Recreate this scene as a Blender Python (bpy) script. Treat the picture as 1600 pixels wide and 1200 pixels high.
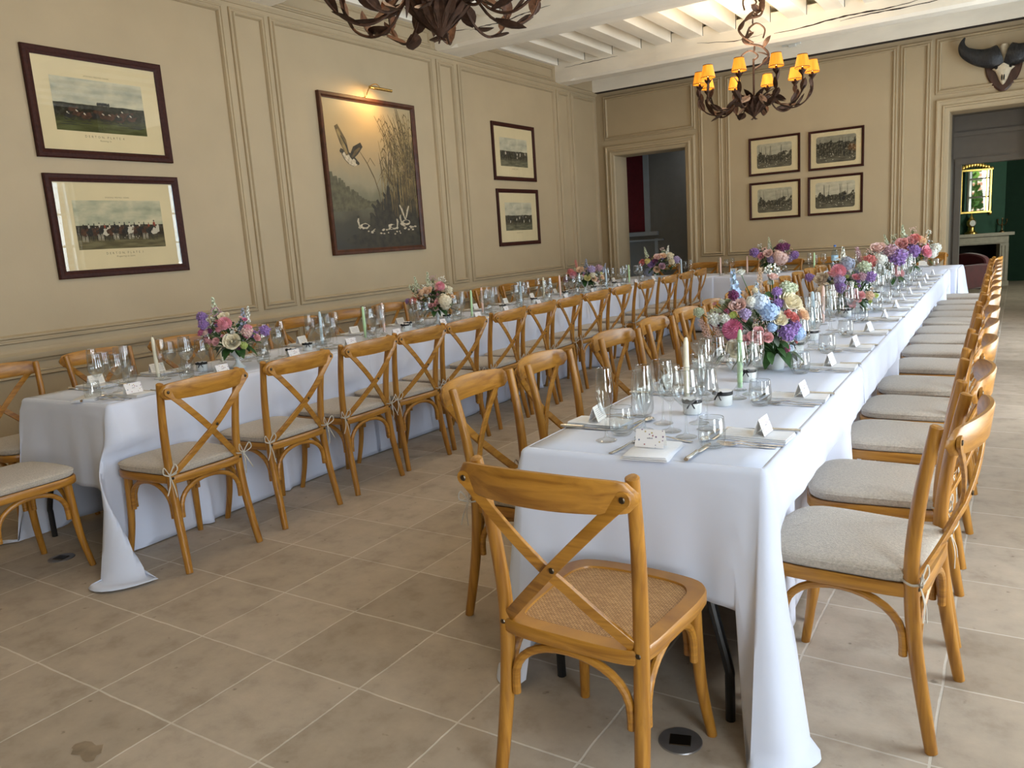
import bpy, bmesh, math, random
from mathutils import Vector, Matrix
R = random.Random
PI = math.pi
sc = bpy.context.scene
COL = sc.collection
for o in list(bpy.data.objects):
    bpy.data.objects.remove(o)

# ------------------------------------------------------------------ camera, light, exposure
CAM_H = 1.42
def make_camera():
    yaw, pitch, roll, fpx = -0.577751, 0.179439, 0.0678923, 1224.46
    cy, sy, cp, sp, cr, sr = math.cos(yaw), math.sin(yaw), math.cos(pitch), math.sin(pitch), math.cos(roll), math.sin(roll)
    f = Vector((sy * cp, cy * cp, -sp))
    r = Vector((cy, -sy, 0))
    d = f.cross(r)
    r2 = cr * r + sr * d
    d2 = -sr * r + cr * d
    m = Matrix((r2, -d2, -f)).transposed().to_4x4()
    m.translation = Vector((0, 0, CAM_H))
    cam = bpy.data.cameras.new('camera')
    cam.sensor_width = 36.0
    cam.lens = 36.0 * fpx / 1600.0
    cam.clip_start, cam.clip_end = 0.05, 200
    o = bpy.data.objects.new('camera', cam)
    o.matrix_world = m
    COL.objects.link(o)
    sc.camera = o
make_camera()
RIGHTV = Vector((0.8375, 0.5463, 0))
FWDV = Vector((-0.5463, 0.8375, 0))

w = bpy.data.worlds.new('World')
sc.world = w
w.use_nodes = True
bg = w.node_tree.nodes['Background']
bg.inputs['Color'].default_value = (0.62, 0.80, 1.0, 1)
bg.inputs['Strength'].default_value = 1.6

def add_light(name, kind, loc, energy, color, rot=None, size=None, sizey=None, spot=None, target=None, radius=None, spread=None):
    l = bpy.data.lights.new(name, kind)
    l.energy = energy
    l.color = color
    if kind == 'AREA':
        l.shape = 'RECTANGLE'
        l.size = size
        l.size_y = sizey
        if spread: l.spread = spread
    if kind == 'SPOT':
        l.spot_size = spot
        l.spot_blend = 0.8
    if radius is not None and kind in ('POINT', 'SPOT'):
        l.shadow_soft_size = radius
    o = bpy.data.objects.new(name, l)
    o.location = loc
    if target is not None:
        o.rotation_euler = (Vector(target) - Vector(loc)).to_track_quat('-Z', 'Y').to_euler()
    elif rot:
        o.rotation_euler = rot
    COL.objects.link(o)
    return o

sun = bpy.data.lights.new('sun', 'SUN')
sun.energy = 4.0
sun.color = (1.0, 0.93, 0.8)
sun.angle = 0.01
so = bpy.data.objects.new('sun', sun)
so.rotation_euler = Vector((0.75, 0.25, -0.6)).to_track_quat('-Z', 'Y').to_euler()
so.location = (-10, 0, 15)
COL.objects.link(so)
# daylight entering through the four tall windows in the right wall, and the windows of the wall behind the camera
WIN_Y = (-0.2, 3.0, 6.5, 9.95)
WIN_W, WIN_Z0, WIN_Z1 = 1.7, 0.25, 3.4
XR = 1.25
DAY = (0.61, 0.79, 1.0)
for k, (wy, en) in enumerate(zip(WIN_Y, (130, 125, 155, 145))):
    add_light('window_daylight', 'AREA', (XR + 0.42, wy, 1.85), en, DAY, target=(XR - 2, wy, 1.75), size=WIN_W - 0.1, sizey=WIN_Z1 - WIN_Z0)
for wy in WIN_Y:      # added fill lamps outside the windows, aimed up to brighten the ceiling
    add_light('ceiling_fill', 'AREA', (XR + .40, wy, .95), 57, (1.0, 0.93, 0.80), target=(-2.6, wy, 4.3), size=WIN_W - 0.1, sizey=1.3)
add_light('salon_daylight', 'AREA', (2.15, 15.2, 1.7), 60, (0.95, 1.0, 0.9), target=(-1, 15.4, 1.3), size=1.1, sizey=1.6)
add_light('hall_area_light', 'AREA', (-4.6, 13.3, 2.6), 2.2, (0.85, 0.92, 1.0), target=(-6, 13.9, 1.2), size=0.8, sizey=1.0)  # dim cool area light inside the hall, no window built there
vs = sc.view_settings
sc.display_settings.display_device = 'sRGB'
vs.view_transform = 'Standard'
vs.look = 'None'
vs.exposure = 0.1
vs.gamma = 1.0
vs.use_curve_mapping = False
sc.cycles.max_bounces = 12
sc.cycles.diffuse_bounces = 5
sc.cycles.glossy_bounces = 4
sc.cycles.transmission_bounces = 8
sc.cycles.transparent_max_bounces = 40
sc.cycles.caustics_reflective = False
sc.cycles.caustics_refractive = False
sc.cycles.sample_clamp_indirect = 6.0

# ------------------------------------------------------------------ materials
MATS = {}
def nm(name):
    m = bpy.data.materials.new(name)
    m.use_nodes = True
    MATS[name] = m
    nt = m.node_tree
    return m, nt, nt.nodes['Principled BSDF']
def node(nt, typ, **kw):
    n = nt.nodes.new(typ)
    for k, v in kw.items():
        setattr(n, k, v)
    return n
def ramp(nt, stops, interp='LINEAR'):
    r = nt.nodes.new('ShaderNodeValToRGB')
    r.color_ramp.interpolation = interp
    e = r.color_ramp.elements
    while len(e) > 1:
        e.remove(e[-1])
    e[0].position = stops[0][0]
    e[0].color = (*stops[0][1], 1)
    for p, c in stops[1:]:
        x = e.new(p)
        x.color = (*c, 1)
    return r
def plain(name, col, rough=0.5, metal=0.0, var=0.06, scale=8.0, bump=0.0, coat=0.0, stretch=(1, 1, 1), sheen=0.0, bscale=None, spec=None):
    """a surface of one colour with a little procedural mottling"""
    m, nt, b = nm(name)
    tc = node(nt, 'ShaderNodeTexCoord')
    mp = node(nt, 'ShaderNodeMapping')
    mp.inputs['Scale'].default_value = stretch
    nt.links.new(tc.outputs['Object'], mp.inputs['Vector'])
    n = node(nt, 'ShaderNodeTexNoise')
    n.inputs['Scale'].default_value = scale
    n.inputs['Detail'].default_value = 4
    nt.links.new(mp.outputs['Vector'], n.inputs['Vector'])
    lo = tuple(max(0, c * (1 - var)) for c in col)
    hi = tuple(min(1, c * (1 + var)) for c in col)
    rp = ramp(nt, [(0.3, lo), (0.7, hi)])
    nt.links.new(n.outputs['Fac'], rp.inputs['Fac'])
    nt.links.new(rp.outputs['Color'], b.inputs['Base Color'])
    b.inputs['Roughness'].default_value = rough
    b.inputs['Metallic'].default_value = metal
    if coat: b.inputs['Coat Weight'].default_value = coat; b.inputs['Coat Roughness'].default_value = 0.15
    if sheen: b.inputs['Sheen Weight'].default_value = sheen
    if spec is not None: b.inputs['Specular IOR Level'].default_value = spec
    if bump:
        n2 = n
        if bscale:
            n2 = node(nt, 'ShaderNodeTexNoise')
            n2.inputs['Scale'].default_value = bscale
            n2.inputs['Detail'].default_value = 3
            nt.links.new(mp.outputs['Vector'], n2.inputs['Vector'])
        bp = node(nt, 'ShaderNodeBump')
        bp.inputs['Strength'].default_value = bump
        bp.inputs['Distance'].default_value = 0.01
        nt.links.new(n2.outputs['Fac'], bp.inputs['Height'])
        nt.links.new(bp.outputs['Normal'], b.inputs['Normal'])
    return m
def wood(name, dark, light, axis, rough=0.38, coat=0.25, scale=None):
    m, nt, b = nm(name)
    tc = node(nt, 'ShaderNodeTexCoord')
    oi = node(nt, 'ShaderNodeObjectInfo')
    ad = node(nt, 'ShaderNodeVectorMath', operation='MULTIPLY_ADD')
    ad.inputs[1].default_value = (7.3, 4.1, 5.7)
    nt.links.new(oi.outputs['Random'], ad.inputs[0])
    nt.links.new(tc.outputs['Object'], ad.inputs[2])
    mp = node(nt, 'ShaderNodeMapping')
    s = [55, 55, 55]
    s['xyz'.index(axis)] = 3.0
    if scale: s = scale
    mp.inputs['Scale'].default_value = s
    nt.links.new(ad.outputs['Vector'], mp.inputs['Vector'])
    n = node(nt, 'ShaderNodeTexNoise')
    n.inputs['Scale'].default_value = 1.0
    n.inputs['Detail'].default_value = 5
    n.inputs['Distortion'].default_value = 0.6
    nt.links.new(mp.outputs['Vector'], n.inputs['Vector'])
    mid = tuple((a + c) / 2 for a, c in zip(dark, light))
    rp = ramp(nt, [(0.30, dark), (0.45, mid), (0.62, light), (0.8, mid)])
    nt.links.new(n.outputs['Fac'], rp.inputs['Fac'])
    nt.links.new(rp.outputs['Color'], b.inputs['Base Color'])
    b.inputs['Roughness'].default_value = rough
    b.inputs['Coat Weight'].default_value = coat
    b.inputs['Coat Roughness'].default_value = 0.25
    bp = node(nt, 'ShaderNodeBump')
    bp.inputs['Strength'].default_value = 0.12
    bp.inputs['Distance'].default_value = 0.004
    nt.links.new(n.outputs['Fac'], bp.inputs['Height'])
    nt.links.new(bp.outputs['Normal'], b.inputs['Normal'])
    return m
OAKD, OAKL = (0.245, 0.094, 0.008), (0.44, 0.198, 0.024)
for a in 'xyz':
    wood('oak_' + a, OAKD, OAKL, a)
wood('oak_bent', OAKD, OAKL, 'x', scale=(5, 5, 75))
def thin_glass(name, tint, gloss=0.04, n_=1.45):
    m = bpy.data.materials.new(name)
    m.use_nodes = True
    MATS[name] = m
    nt = m.node_tree
    nt.nodes.remove(nt.nodes['Principled BSDF'])
    t = node(nt, 'ShaderNodeBsdfTransparent')
    t.inputs['Color'].default_value = (*tint, 1)
    g = node(nt, 'ShaderNodeBsdfGlossy')
    g.inputs['Roughness'].default_value = gloss
    lw = node(nt, 'ShaderNodeFresnel')
    geo = node(nt, 'ShaderNodeNewGeometry')
    ior = node(nt, 'ShaderNodeMapRange')
    ior.inputs['To Min'].default_value = n_
    ior.inputs['To Max'].default_value = 1 / n_
    nt.links.new(geo.outputs['Backfacing'], ior.inputs['Value'])
    nt.links.new(ior.outputs['Result'], lw.inputs['IOR'])
    mx = node(nt, 'ShaderNodeMixShader')
    nt.links.new(lw.outputs['Fac'], mx.inputs['Fac'])
    nt.links.new(t.outputs['BSDF'], mx.inputs[1])
    nt.links.new(g.outputs['BSDF'], mx.inputs[2])
    nt.links.new(mx.outputs['Shader'], nt.nodes['Material Output'].inputs['Surface'])
    return m
thin_glass('bowl_glass', (0.955, 0.965, 0.965), 0.03, 1.62)
thin_glass('rim_glass', (0.80, 0.82, 0.82), 0.08, 3.0)
thin_glass('pane_glass', (0.97, 0.97, 0.96), 0.0)
m, nt, b = nm('solid_glass')
b.inputs['Transmission Weight'].default_value = 1.0
b.inputs['Roughness'].default_value = 0.02
b.inputs['IOR'].default_value = 1.45
def emit(name, col, strength):
    m, nt, b = nm(name)
    b.inputs['Base Color'].default_value = (*col, 1)
    b.inputs['Emission Color'].default_value = (*col, 1)
    b.inputs['Emission Strength'].default_value = strength
    b.inputs['Roughness'].default_value = 0.8
    return m
plain('wall_paint', (0.43, 0.338, 0.208), 0.6, var=0.035, scale=2.2, bump=0.04, bscale=60)
plain('ceiling_paint', (0.92, 0.86, 0.74), 0.7, var=0.07, scale=5, bump=0.25, bscale=18, stretch=(0.35, 1, 1))
plain('joist_paint', (0.91, 0.85, 0.73), 0.7, var=0.07, scale=6, bump=0.2, bscale=22, stretch=(1, 0.25, 1))
plain('dark_crack', (0.03, 0.02, 0.015), 0.9)
plain('linen', (0.48, 0.42, 0.345), 0.95, var=0.16, scale=130, bump=0.5, bscale=260, sheen=0.3, spec=0.15)
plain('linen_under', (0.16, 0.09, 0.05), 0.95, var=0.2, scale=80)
plain('tie_tape', (0.47, 0.42, 0.34), 0.9, var=0.1, scale=60)
plain('cloth', (0.67, 0.71, 0.83), 0.85, var=0.012, scale=5, bump=0.35, bscale=5, sheen=0.15, spec=0.2)
plain('napkin_cloth', (0.80, 0.81, 0.84), 0.9, var=0.02, scale=30, bump=0.1, bscale=120, spec=0.2)
plain('black_metal', (0.012, 0.012, 0.013), 0.4, var=0.2)
plain('silver', (0.74, 0.73, 0.71), 0.2, metal=1.0, var=0.12, scale=40)
plain('dark_screw', (0.09, 0.07, 0.05), 0.35, metal=1.0)
plain('frame_wood', (0.040, 0.011, 0.007), 0.5, var=0.3, scale=12, coat=0.0, stretch=(4, 4, 4), spec=0.15)
plain('frame_wood_brown', (0.070, 0.023, 0.010), 0.5, var=0.3, scale=14, coat=0.1, spec=0.3)
plain('paper', (0.78, 0.65, 0.40), 0.85, var=0.05, scale=3, spec=0.1)
plain('ink', (0.20, 0.15, 0.10), 0.9, spec=0.1)
plain('brass', (0.62, 0.42, 0.14), 0.25, metal=1.0)
plain('rust', (0.068, 0.034, 0.020), 0.55, metal=0.55, var=0.45, scale=25, bump=0.3, bscale=60)
plain('white_enamel', (0.75, 0.77, 0.74), 0.3, var=0.04, scale=10, coat=0.3)
plain('black_band', (0.01, 0.01, 0.011), 0.5)
plain('grey_metal', (0.26, 0.24, 0.23), 0.35, metal=0.7, var=0.2)
plain('horn', (0.012, 0.012, 0.013), 0.42, var=0.5, scale=20, bump=0.6, bscale=30, stretch=(3, 1, 1))
plain('bone', (0.62, 0.53, 0.38), 0.7, var=0.15, scale=25, bump=0.3)
plain('shield_wood', (0.055, 0.022, 0.012), 0.4, var=0.4, scale=30, stretch=(1, 1, 0.2))
plain('hall_grey', (0.19, 0.18, 0.155), 0.7, var=0.05)
plain('passage_shaded', (0.155, 0.132, 0.105), 0.65, var=0.04)  # wall colour darkened to carry the shade of the unlit passage
plain('hall_trim', (0.36, 0.38, 0.38), 0.6, var=0.05)
plain('hall_red', (0.12, 0.007, 0.011), 0.9, var=0.15, scale=20)
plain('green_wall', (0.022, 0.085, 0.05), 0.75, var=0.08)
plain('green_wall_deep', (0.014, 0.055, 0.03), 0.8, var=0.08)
plain('stone_mantel', (0.44, 0.40, 0.32), 0.6, var=0.12, scale=14)
plain('soot', (0.012, 0.010, 0.009), 0.95, var=0.4)
plain('velvet', (0.13, 0.007, 0.014), 0.75, var=0.2, sheen=0.6)
plain('gold', (0.80, 0.55, 0.16), 0.28, metal=1.0, var=0.25, scale=30)
plain('bronze', (0.20, 0.13, 0.06), 0.35, metal=1.0, var=0.3)
m, nt, b = nm('mirror_glass'); b.inputs['Metallic'].default_value = 1.0; b.inputs['Roughness'].default_value = 0.02; b.inputs['Base Color'].default_value = (0.9, 0.9, 0.88, 1)
plain('clock_face', (0.85, 0.83, 0.78), 0.4)
plain('window_paint', (0.80, 0.79, 0.74), 0.5, var=0.03)
plain('hedge_leaf', (0.13, 0.30, 0.03), 0.7, var=0.5, scale=9)
plain('lawn', (0.10, 0.20, 0.04), 0.9, var=0.3)
plain('gravel', (0.45, 0.42, 0.37), 0.9, var=0.2, scale=40)
plain('bottle_blue', (0.05, 0.14, 0.42), 0.35)
plain('bottle_label', (0.40, 0.62, 0.80), 0.5, var=0.25, scale=40)
thin_glass('bottle_plastic', (0.86, 0.92, 0.97), 0.08)
for n_, c_ in dict(ivory=(0.86, 0.80, 0.62), green=(0.50, 0.74, 0.42), blue=(0.55, 0.70, 0.80), pink=(0.84, 0.60, 0.52)).items():
    plain('wax_' + n_, c_, 0.45, var=0.02)
emit('bulb', (1.0, 0.72, 0.30), 9.0)
def shade_mat():
    m, nt, b = nm('shade_silk')
    b.inputs['Base Color'].default_value = (0.62, 0.26, 0.03, 1)
    b.inputs['Roughness'].default_value = 0.8
    tc = node(nt, 'ShaderNodeTexCoord')
    n = node(nt, 'ShaderNodeTexNoise')
    n.inputs['Scale'].default_value = 30
    mp = node(nt, 'ShaderNodeMapping')
    mp.inputs['Scale'].default_value = (1, 1, 0.05)
    nt.links.new(tc.outputs['Object'], mp.inputs['Vector'])
    nt.links.new(mp.outputs['Vector'], n.inputs['Vector'])
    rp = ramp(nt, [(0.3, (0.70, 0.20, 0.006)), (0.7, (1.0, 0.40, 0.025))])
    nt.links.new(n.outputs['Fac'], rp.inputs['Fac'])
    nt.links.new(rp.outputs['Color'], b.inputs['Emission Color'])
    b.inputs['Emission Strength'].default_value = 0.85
shade_mat()
plain('shade_trim', (0.25, 0.10, 0.02), 0.8)
# blooms
BL = dict(cream=(0.86, 0.78, 0.58), blush=(0.84, 0.60, 0.54), pink=(0.78, 0.33, 0.40), hot=(0.66, 0.20, 0.34), rose=(0.80, 0.42, 0.42), coral=(0.72, 0.24, 0.22), peach=(0.86, 0.62, 0.42),
          purple=(0.37, 0.22, 0.52), lilac=(0.52, 0.42, 0.64), plum=(0.20, 0.04, 0.13), sky=(0.42, 0.57, 0.80), pale_blue=(0.62, 0.72, 0.84), slate=(0.33, 0.36, 0.46), white=(0.84, 0.85, 0.78),
          lime=(0.58, 0.66, 0.20), sage=(0.62, 0.68, 0.50), beige=(0.68, 0.56, 0.42), mauve=(0.55, 0.34, 0.40), butter=(0.80, 0.72, 0.32))
for k, c in BL.items():
    plain('bloom_' + k, c, 0.75, var=0.14, scale=60, sheen=0.2, spec=0.2)
plain('leaf', (0.040, 0.105, 0.025), 0.45, var=0.4, scale=25)
plain('leaf_grey', (0.20, 0.25, 0.20), 0.6, var=0.3, scale=25)

def floor_mat():
    m, nt, b = nm('limestone_tiles')
    tc = node(nt, 'ShaderNodeTexCoord')
    nz = node(nt, 'ShaderNodeTexNoise'); nz.inputs['Scale'].default_value = 7; nz.inputs['Detail'].default_value = 4
    nt.links.new(tc.outputs['Object'], nz.inputs['Vector'])
    sb = node(nt, 'ShaderNodeVectorMath', operation='SUBTRACT'); sb.inputs[1].default_value = (0.5, 0.5, 0.5)
    nt.links.new(nz.outputs['Color'], sb.inputs[0])
    ma = node(nt, 'ShaderNodeVectorMath', operation='MULTIPLY_ADD'); ma.inputs[1].default_value = (0.012, 0.012, 0.0)
    nt.links.new(sb.outputs['Vector'], ma.inputs[0])
    mp = node(nt, 'ShaderNodeMapping'); mp.inputs['Location'].default_value = (3.012 + 0.41 * 8, -1.265 + 0.4138 * 12, 0)
    nt.links.new(tc.outputs['Object'], mp.inputs['Vector'])
    nt.links.new(mp.outputs['Vector'], ma.inputs[2])
    br = node(nt, 'ShaderNodeTexBrick')
    br.offset = 0.0
    br.inputs['Scale'].default_value = 1.0
    br.inputs['Brick Width'].default_value = 0.41
    br.inputs['Row Height'].default_value = 0.4138
    br.inputs['Mortar Size'].default_value = 0.0042
    br.inputs['Mortar Smooth'].default_value = 0.35
    br.inputs['Color1'].default_value = (0.355, 0.288, 0.217, 1)
    br.inputs['Color2'].default_value = (0.455, 0.378, 0.295, 1)
    br.inputs['Mortar'].default_value = (0.56, 0.50, 0.42, 1)
    nt.links.new(ma.outputs['Vector'], br.inputs['Vector'])
    n1 = node(nt, 'ShaderNodeTexNoise'); n1.inputs['Scale'].default_value = 7.0; n1.inputs['Detail'].default_value = 9; n1.inputs['Roughness'].default_value = 0.65
    nt.links.new(tc.outputs['Object'], n1.inputs['Vector'])
    r1 = ramp(nt, [(0.28, (0.74, 0.71, 0.68)), (0.48, (1, 1, 1)), (0.72, (1.17, 1.16, 1.15))])
    nt.links.new(n1.outputs['Fac'], r1.inputs['Fac'])
    mu = node(nt, 'ShaderNodeMixRGB', blend_type='MULTIPLY'); mu.inputs['Fac'].default_value = 0.9
    nt.links.new(br.outputs['Color'], mu.inputs['Color1']); nt.links.new(r1.outputs['Color'], mu.inputs['Color2'])
    n2 = node(nt, 'ShaderNodeTexNoise'); n2.inputs['Scale'].default_value = 22; n2.inputs['Detail'].default_value = 3
    nt.links.new(tc.outputs['Object'], n2.inputs['Vector'])
    r2 = ramp(nt, [(0.24, (0.45, 0.42, 0.38)), (0.31, (1, 1, 1))])
    nt.links.new(n2.outputs['Fac'], r2.inputs['Fac'])
    mu2 = node(nt, 'ShaderNodeMixRGB', blend_type='MULTIPLY'); mu2.inputs['Fac'].default_value = 0.75
    nt.links.new(mu.outputs['Color'], mu2.inputs['Color1']); nt.links.new(r2.outputs['Color'], mu2.inputs['Color2'])
    nt.links.new(mu2.outputs['Color'], b.inputs['Base Color'])
    b.inputs['Roughness'].default_value = 0.62
    b.inputs['Specular IOR Level'].default_value = 0.35
    bp = node(nt, 'ShaderNodeBump'); bp.inputs['Strength'].default_value = 0.35; bp.inputs['Distance'].default_value = 0.006
    h = node(nt, 'ShaderNodeMath', operation='MULTIPLY_ADD'); h.inputs[1].default_value = -0.7
    nt.links.new(br.outputs['Fac'], h.inputs[0]); nt.links.new(n1.outputs['Fac'], h.inputs[2])
    nt.links.new(h.outputs['Value'], bp.inputs['Height'])
    nt.links.new(bp.outputs['Normal'], b.inputs['Normal'])
floor_mat()
plain('stain', (0.27, 0.20, 0.13), 0.7, var=0.3, scale=12)
def cane_mat():
    m, nt, b = nm('cane')
    tc = node(nt, 'ShaderNodeTexCoord')
    mp = node(nt, 'ShaderNodeMapping'); mp.inputs['Rotation'].default_value = (0, 0, 0.0)
    nt.links.new(tc.outputs['Object'], mp.inputs['Vector'])
    br = node(nt, 'ShaderNodeTexBrick'); br.offset = 0.5
    br.inputs['Scale'].default_value = 1.0; br.inputs['Brick Width'].default_value = 0.012; br.inputs['Row Height'].default_value = 0.006
    br.inputs['Mortar Size'].default_value = 0.0011; br.inputs['Mortar Smooth'].default_value = 0.6
    br.inputs['Color1'].default_value = (0.66, 0.38, 0.15, 1); br.inputs['Color2'].default_value = (0.48, 0.25, 0.085, 1); br.inputs['Mortar'].default_value = (0.15, 0.06, 0.016, 1)
    nt.links.new(mp.outputs['Vector'], br.inputs['Vector'])
    nt.links.new(br.outputs['Color'], b.inputs['Base Color'])
    b.inputs['Roughness'].default_value = 0.5
    bp = node(nt, 'ShaderNodeBump'); bp.invert = True; bp.inputs['Strength'].default_value = 0.8; bp.inputs['Distance'].default_value = 0.003
    nt.links.new(br.outputs['Fac'], bp.inputs['Height']); nt.links.new(bp.outputs['Normal'], b.inputs['Normal'])
cane_mat()
def card_mat():
    m, nt, b = nm('floral_card')
    tc = node(nt, 'ShaderNodeTexCoord')
    v = node(nt, 'ShaderNodeTexVoronoi'); v.inputs['Scale'].default_value = 95
    nt.links.new(tc.outputs['Object'], v.inputs['Vector'])
    lt = node(nt, 'ShaderNodeMath', operation='LESS_THAN'); lt.inputs[1].default_value = 0.27
    nt.links.new(v.outputs['Distance'], lt.inputs[0])
    sp = node(nt, 'ShaderNodeSeparateColor'); nt.links.new(v.outputs['Color'], sp.inputs['Color'])
    gt = node(nt, 'ShaderNodeMath', operation='GREATER_THAN'); gt.inputs[1].default_value = 0.45
    nt.links.new(sp.outputs['Red'], gt.inputs[0])
    an = node(nt, 'ShaderNodeMath', operation='MULTIPLY'); nt.links.new(lt.outputs[0], an.inputs[0]); nt.links.new(gt.outputs[0], an.inputs[1])
    rp = ramp(nt, [(0.0, (0.22, 0.14, 0.24)), (0.35, (0.40, 0.16, 0.18)), (0.6, (0.50, 0.40, 0.18)), (0.85, (0.18, 0.22, 0.34))], 'CONSTANT')
    nt.links.new(sp.outputs['Green'], rp.inputs['Fac'])
    mx = node(nt, 'ShaderNodeMixRGB'); mx.inputs['Color1'].default_value = (0.83, 0.80, 0.79, 1)
    nt.links.new(an.outputs[0], mx.inputs['Fac']); nt.links.new(rp.outputs['Color'], mx.inputs['Color2'])
    nt.links.new(mx.outputs['Color'], b.inputs['Base Color'])
    b.inputs['Roughness'].default_value = 0.8
card_mat()
plain('card_back', (0.83, 0.80, 0.74), 0.8, var=0.02)
plain('card_ink', (0.28, 0.27, 0.30), 0.8)
def scene_print(name, horizon, sky_lo, sky_hi, mid, ground, fine=34, contrast=1.0, w=1.0, h=1.0, trees=0.12):
    """an engraved landscape: cloudy sky, a ragged dark middle distance and a foreground, in picture-local x/z"""
    m, nt, b = nm(name)
    tc = node(nt, 'ShaderNodeTexCoord')
    sx = node(nt, 'ShaderNodeSeparateXYZ'); nt.links.new(tc.outputs['Object'], sx.inputs[0])
    n = node(nt, 'ShaderNodeTexNoise'); n.inputs['Scale'].default_value = 4.5 / max(w, .3); n.inputs['Detail'].default_value = 6
    mp = node(nt, 'ShaderNodeMapping'); mp.inputs['Scale'].default_value = (1, 1, 2.2); nt.links.new(tc.outputs['Object'], mp.inputs['Vector']); nt.links.new(mp.outputs['Vector'], n.inputs['Vector'])
    sky = ramp(nt, [(0.32, sky_lo), (0.66, sky_hi)]); nt.links.new(n.outputs['Fac'], sky.inputs['Fac'])
    n2 = node(nt, 'ShaderNodeTexNoise'); n2.inputs['Scale'].default_value = fine; n2.inputs['Detail'].default_value = 5; nt.links.new(tc.outputs['Object'], n2.inputs['Vector'])
    md = ramp(nt, [(0.35, tuple(c * 0.35 for c in mid)), (0.55, mid), (0.70, tuple(min(1, c * (1 + 1.6 * contrast)) for c in mid))]); nt.links.new(n2.outputs['Fac'], md.inputs['Fac'])
    n3 = node(nt, 'ShaderNodeTexNoise'); n3.inputs['Scale'].default_value = fine * 0.5; mp3 = node(nt, 'ShaderNodeMapping'); mp3.inputs['Scale'].default_value = (0.4, 1, 3); nt.links.new(tc.outputs['Object'], mp3.inputs['Vector']); nt.links.new(mp3.outputs['Vector'], n3.inputs['Vector'])
    gr = ramp(nt, [(0.35, tuple(c * 0.5 for c in ground)), (0.65, ground)]); nt.links.new(n3.outputs['Fac'], gr.inputs['Fac'])
    n4 = node(nt, 'ShaderNodeTexNoise'); n4.inputs['Scale'].default_value = 6 / max(w, .3); n4.inputs['Detail'].default_value = 6; nt.links.new(tc.outputs['Object'], n4.inputs['Vector'])
    hz = node(nt, 'ShaderNodeMath', operation='MULTIPLY_ADD'); hz.inputs[1].default_value = -trees * h * 2.2
    nt.links.new(n4.outputs['Fac'], hz.inputs[0]); nt.links.new(sx.outputs['Z'], hz.inputs[2])
    g1 = node(nt, 'ShaderNodeMath', operation='GREATER_THAN'); g1.inputs[1].default_value = (horizon - 0.5) * h - trees * h * 1.1
    nt.links.new(hz.outputs[0], g1.inputs[0])
    g2 = node(nt, 'ShaderNodeMapRange'); g2.inputs['From Min'].default_value = (0.16 - 0.5) * h; g2.inputs['From Max'].default_value = (0.30 - 0.5) * h
    nt.links.new(sx.outputs['Z'], g2.inputs['Value'])
    m1 = node(nt, 'ShaderNodeMixRGB'); nt.links.new(g2.outputs['Result'], m1.inputs['Fac']); nt.links.new(gr.outputs['Color'], m1.inputs['Color1']); nt.links.new(md.outputs['Color'], m1.inputs['Color2'])
    m2 = node(nt, 'ShaderNodeMixRGB'); nt.links.new(g1.outputs[0], m2.inputs['Fac']); nt.links.new(m1.outputs['Color'], m2.inputs['Color1']); nt.links.new(sky.outputs['Color'], m2.inputs['Color2'])
    nt.links.new(m2.outputs['Color'], b.inputs['Base Color'])
    b.inputs['Roughness'].default_value = 0.85
    b.inputs['Specular IOR Level'].default_value = 0.1
PAP = (0.62, 0.56, 0.40)
scene_print('print_race', 0.52, (0.38, 0.38, 0.30), (0.66, 0.61, 0.44), (0.035, 0.034, 0.024), (0.11, 0.12, 0.045), 26, .8, .72, .38, .02)
scene_print('print_parade', 0.49, (0.34, 0.36, 0.26), (0.66, 0.60, 0.41), (0.055, 0.045, 0.034), (0.20, 0.17, 0.09), 30, .6, .72, .37, .02)
scene_print('print_far', 0.54, (0.40, 0.38, 0.29), (0.68, 0.63, 0.46), (0.060, 0.056, 0.040), (0.20, 0.19, 0.12), 30, .9, .7, .38, .03)
for i, (hz_, sk, tr) in enumerate([(0.56, .50, .40), (0.80, .32, .40), (0.52, .50, .40), (0.52, .60, .30)]):
    scene_print('print_hunt_%s' % 'abcd'[i], hz_, (sk * .8, sk * .74, sk * .55), (sk * 1.15, sk * 1.05, sk * .78), (0.095, 0.085, 0.06), (0.19, 0.17, 0.12), 40, 1.5, .45, .33, tr)
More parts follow.
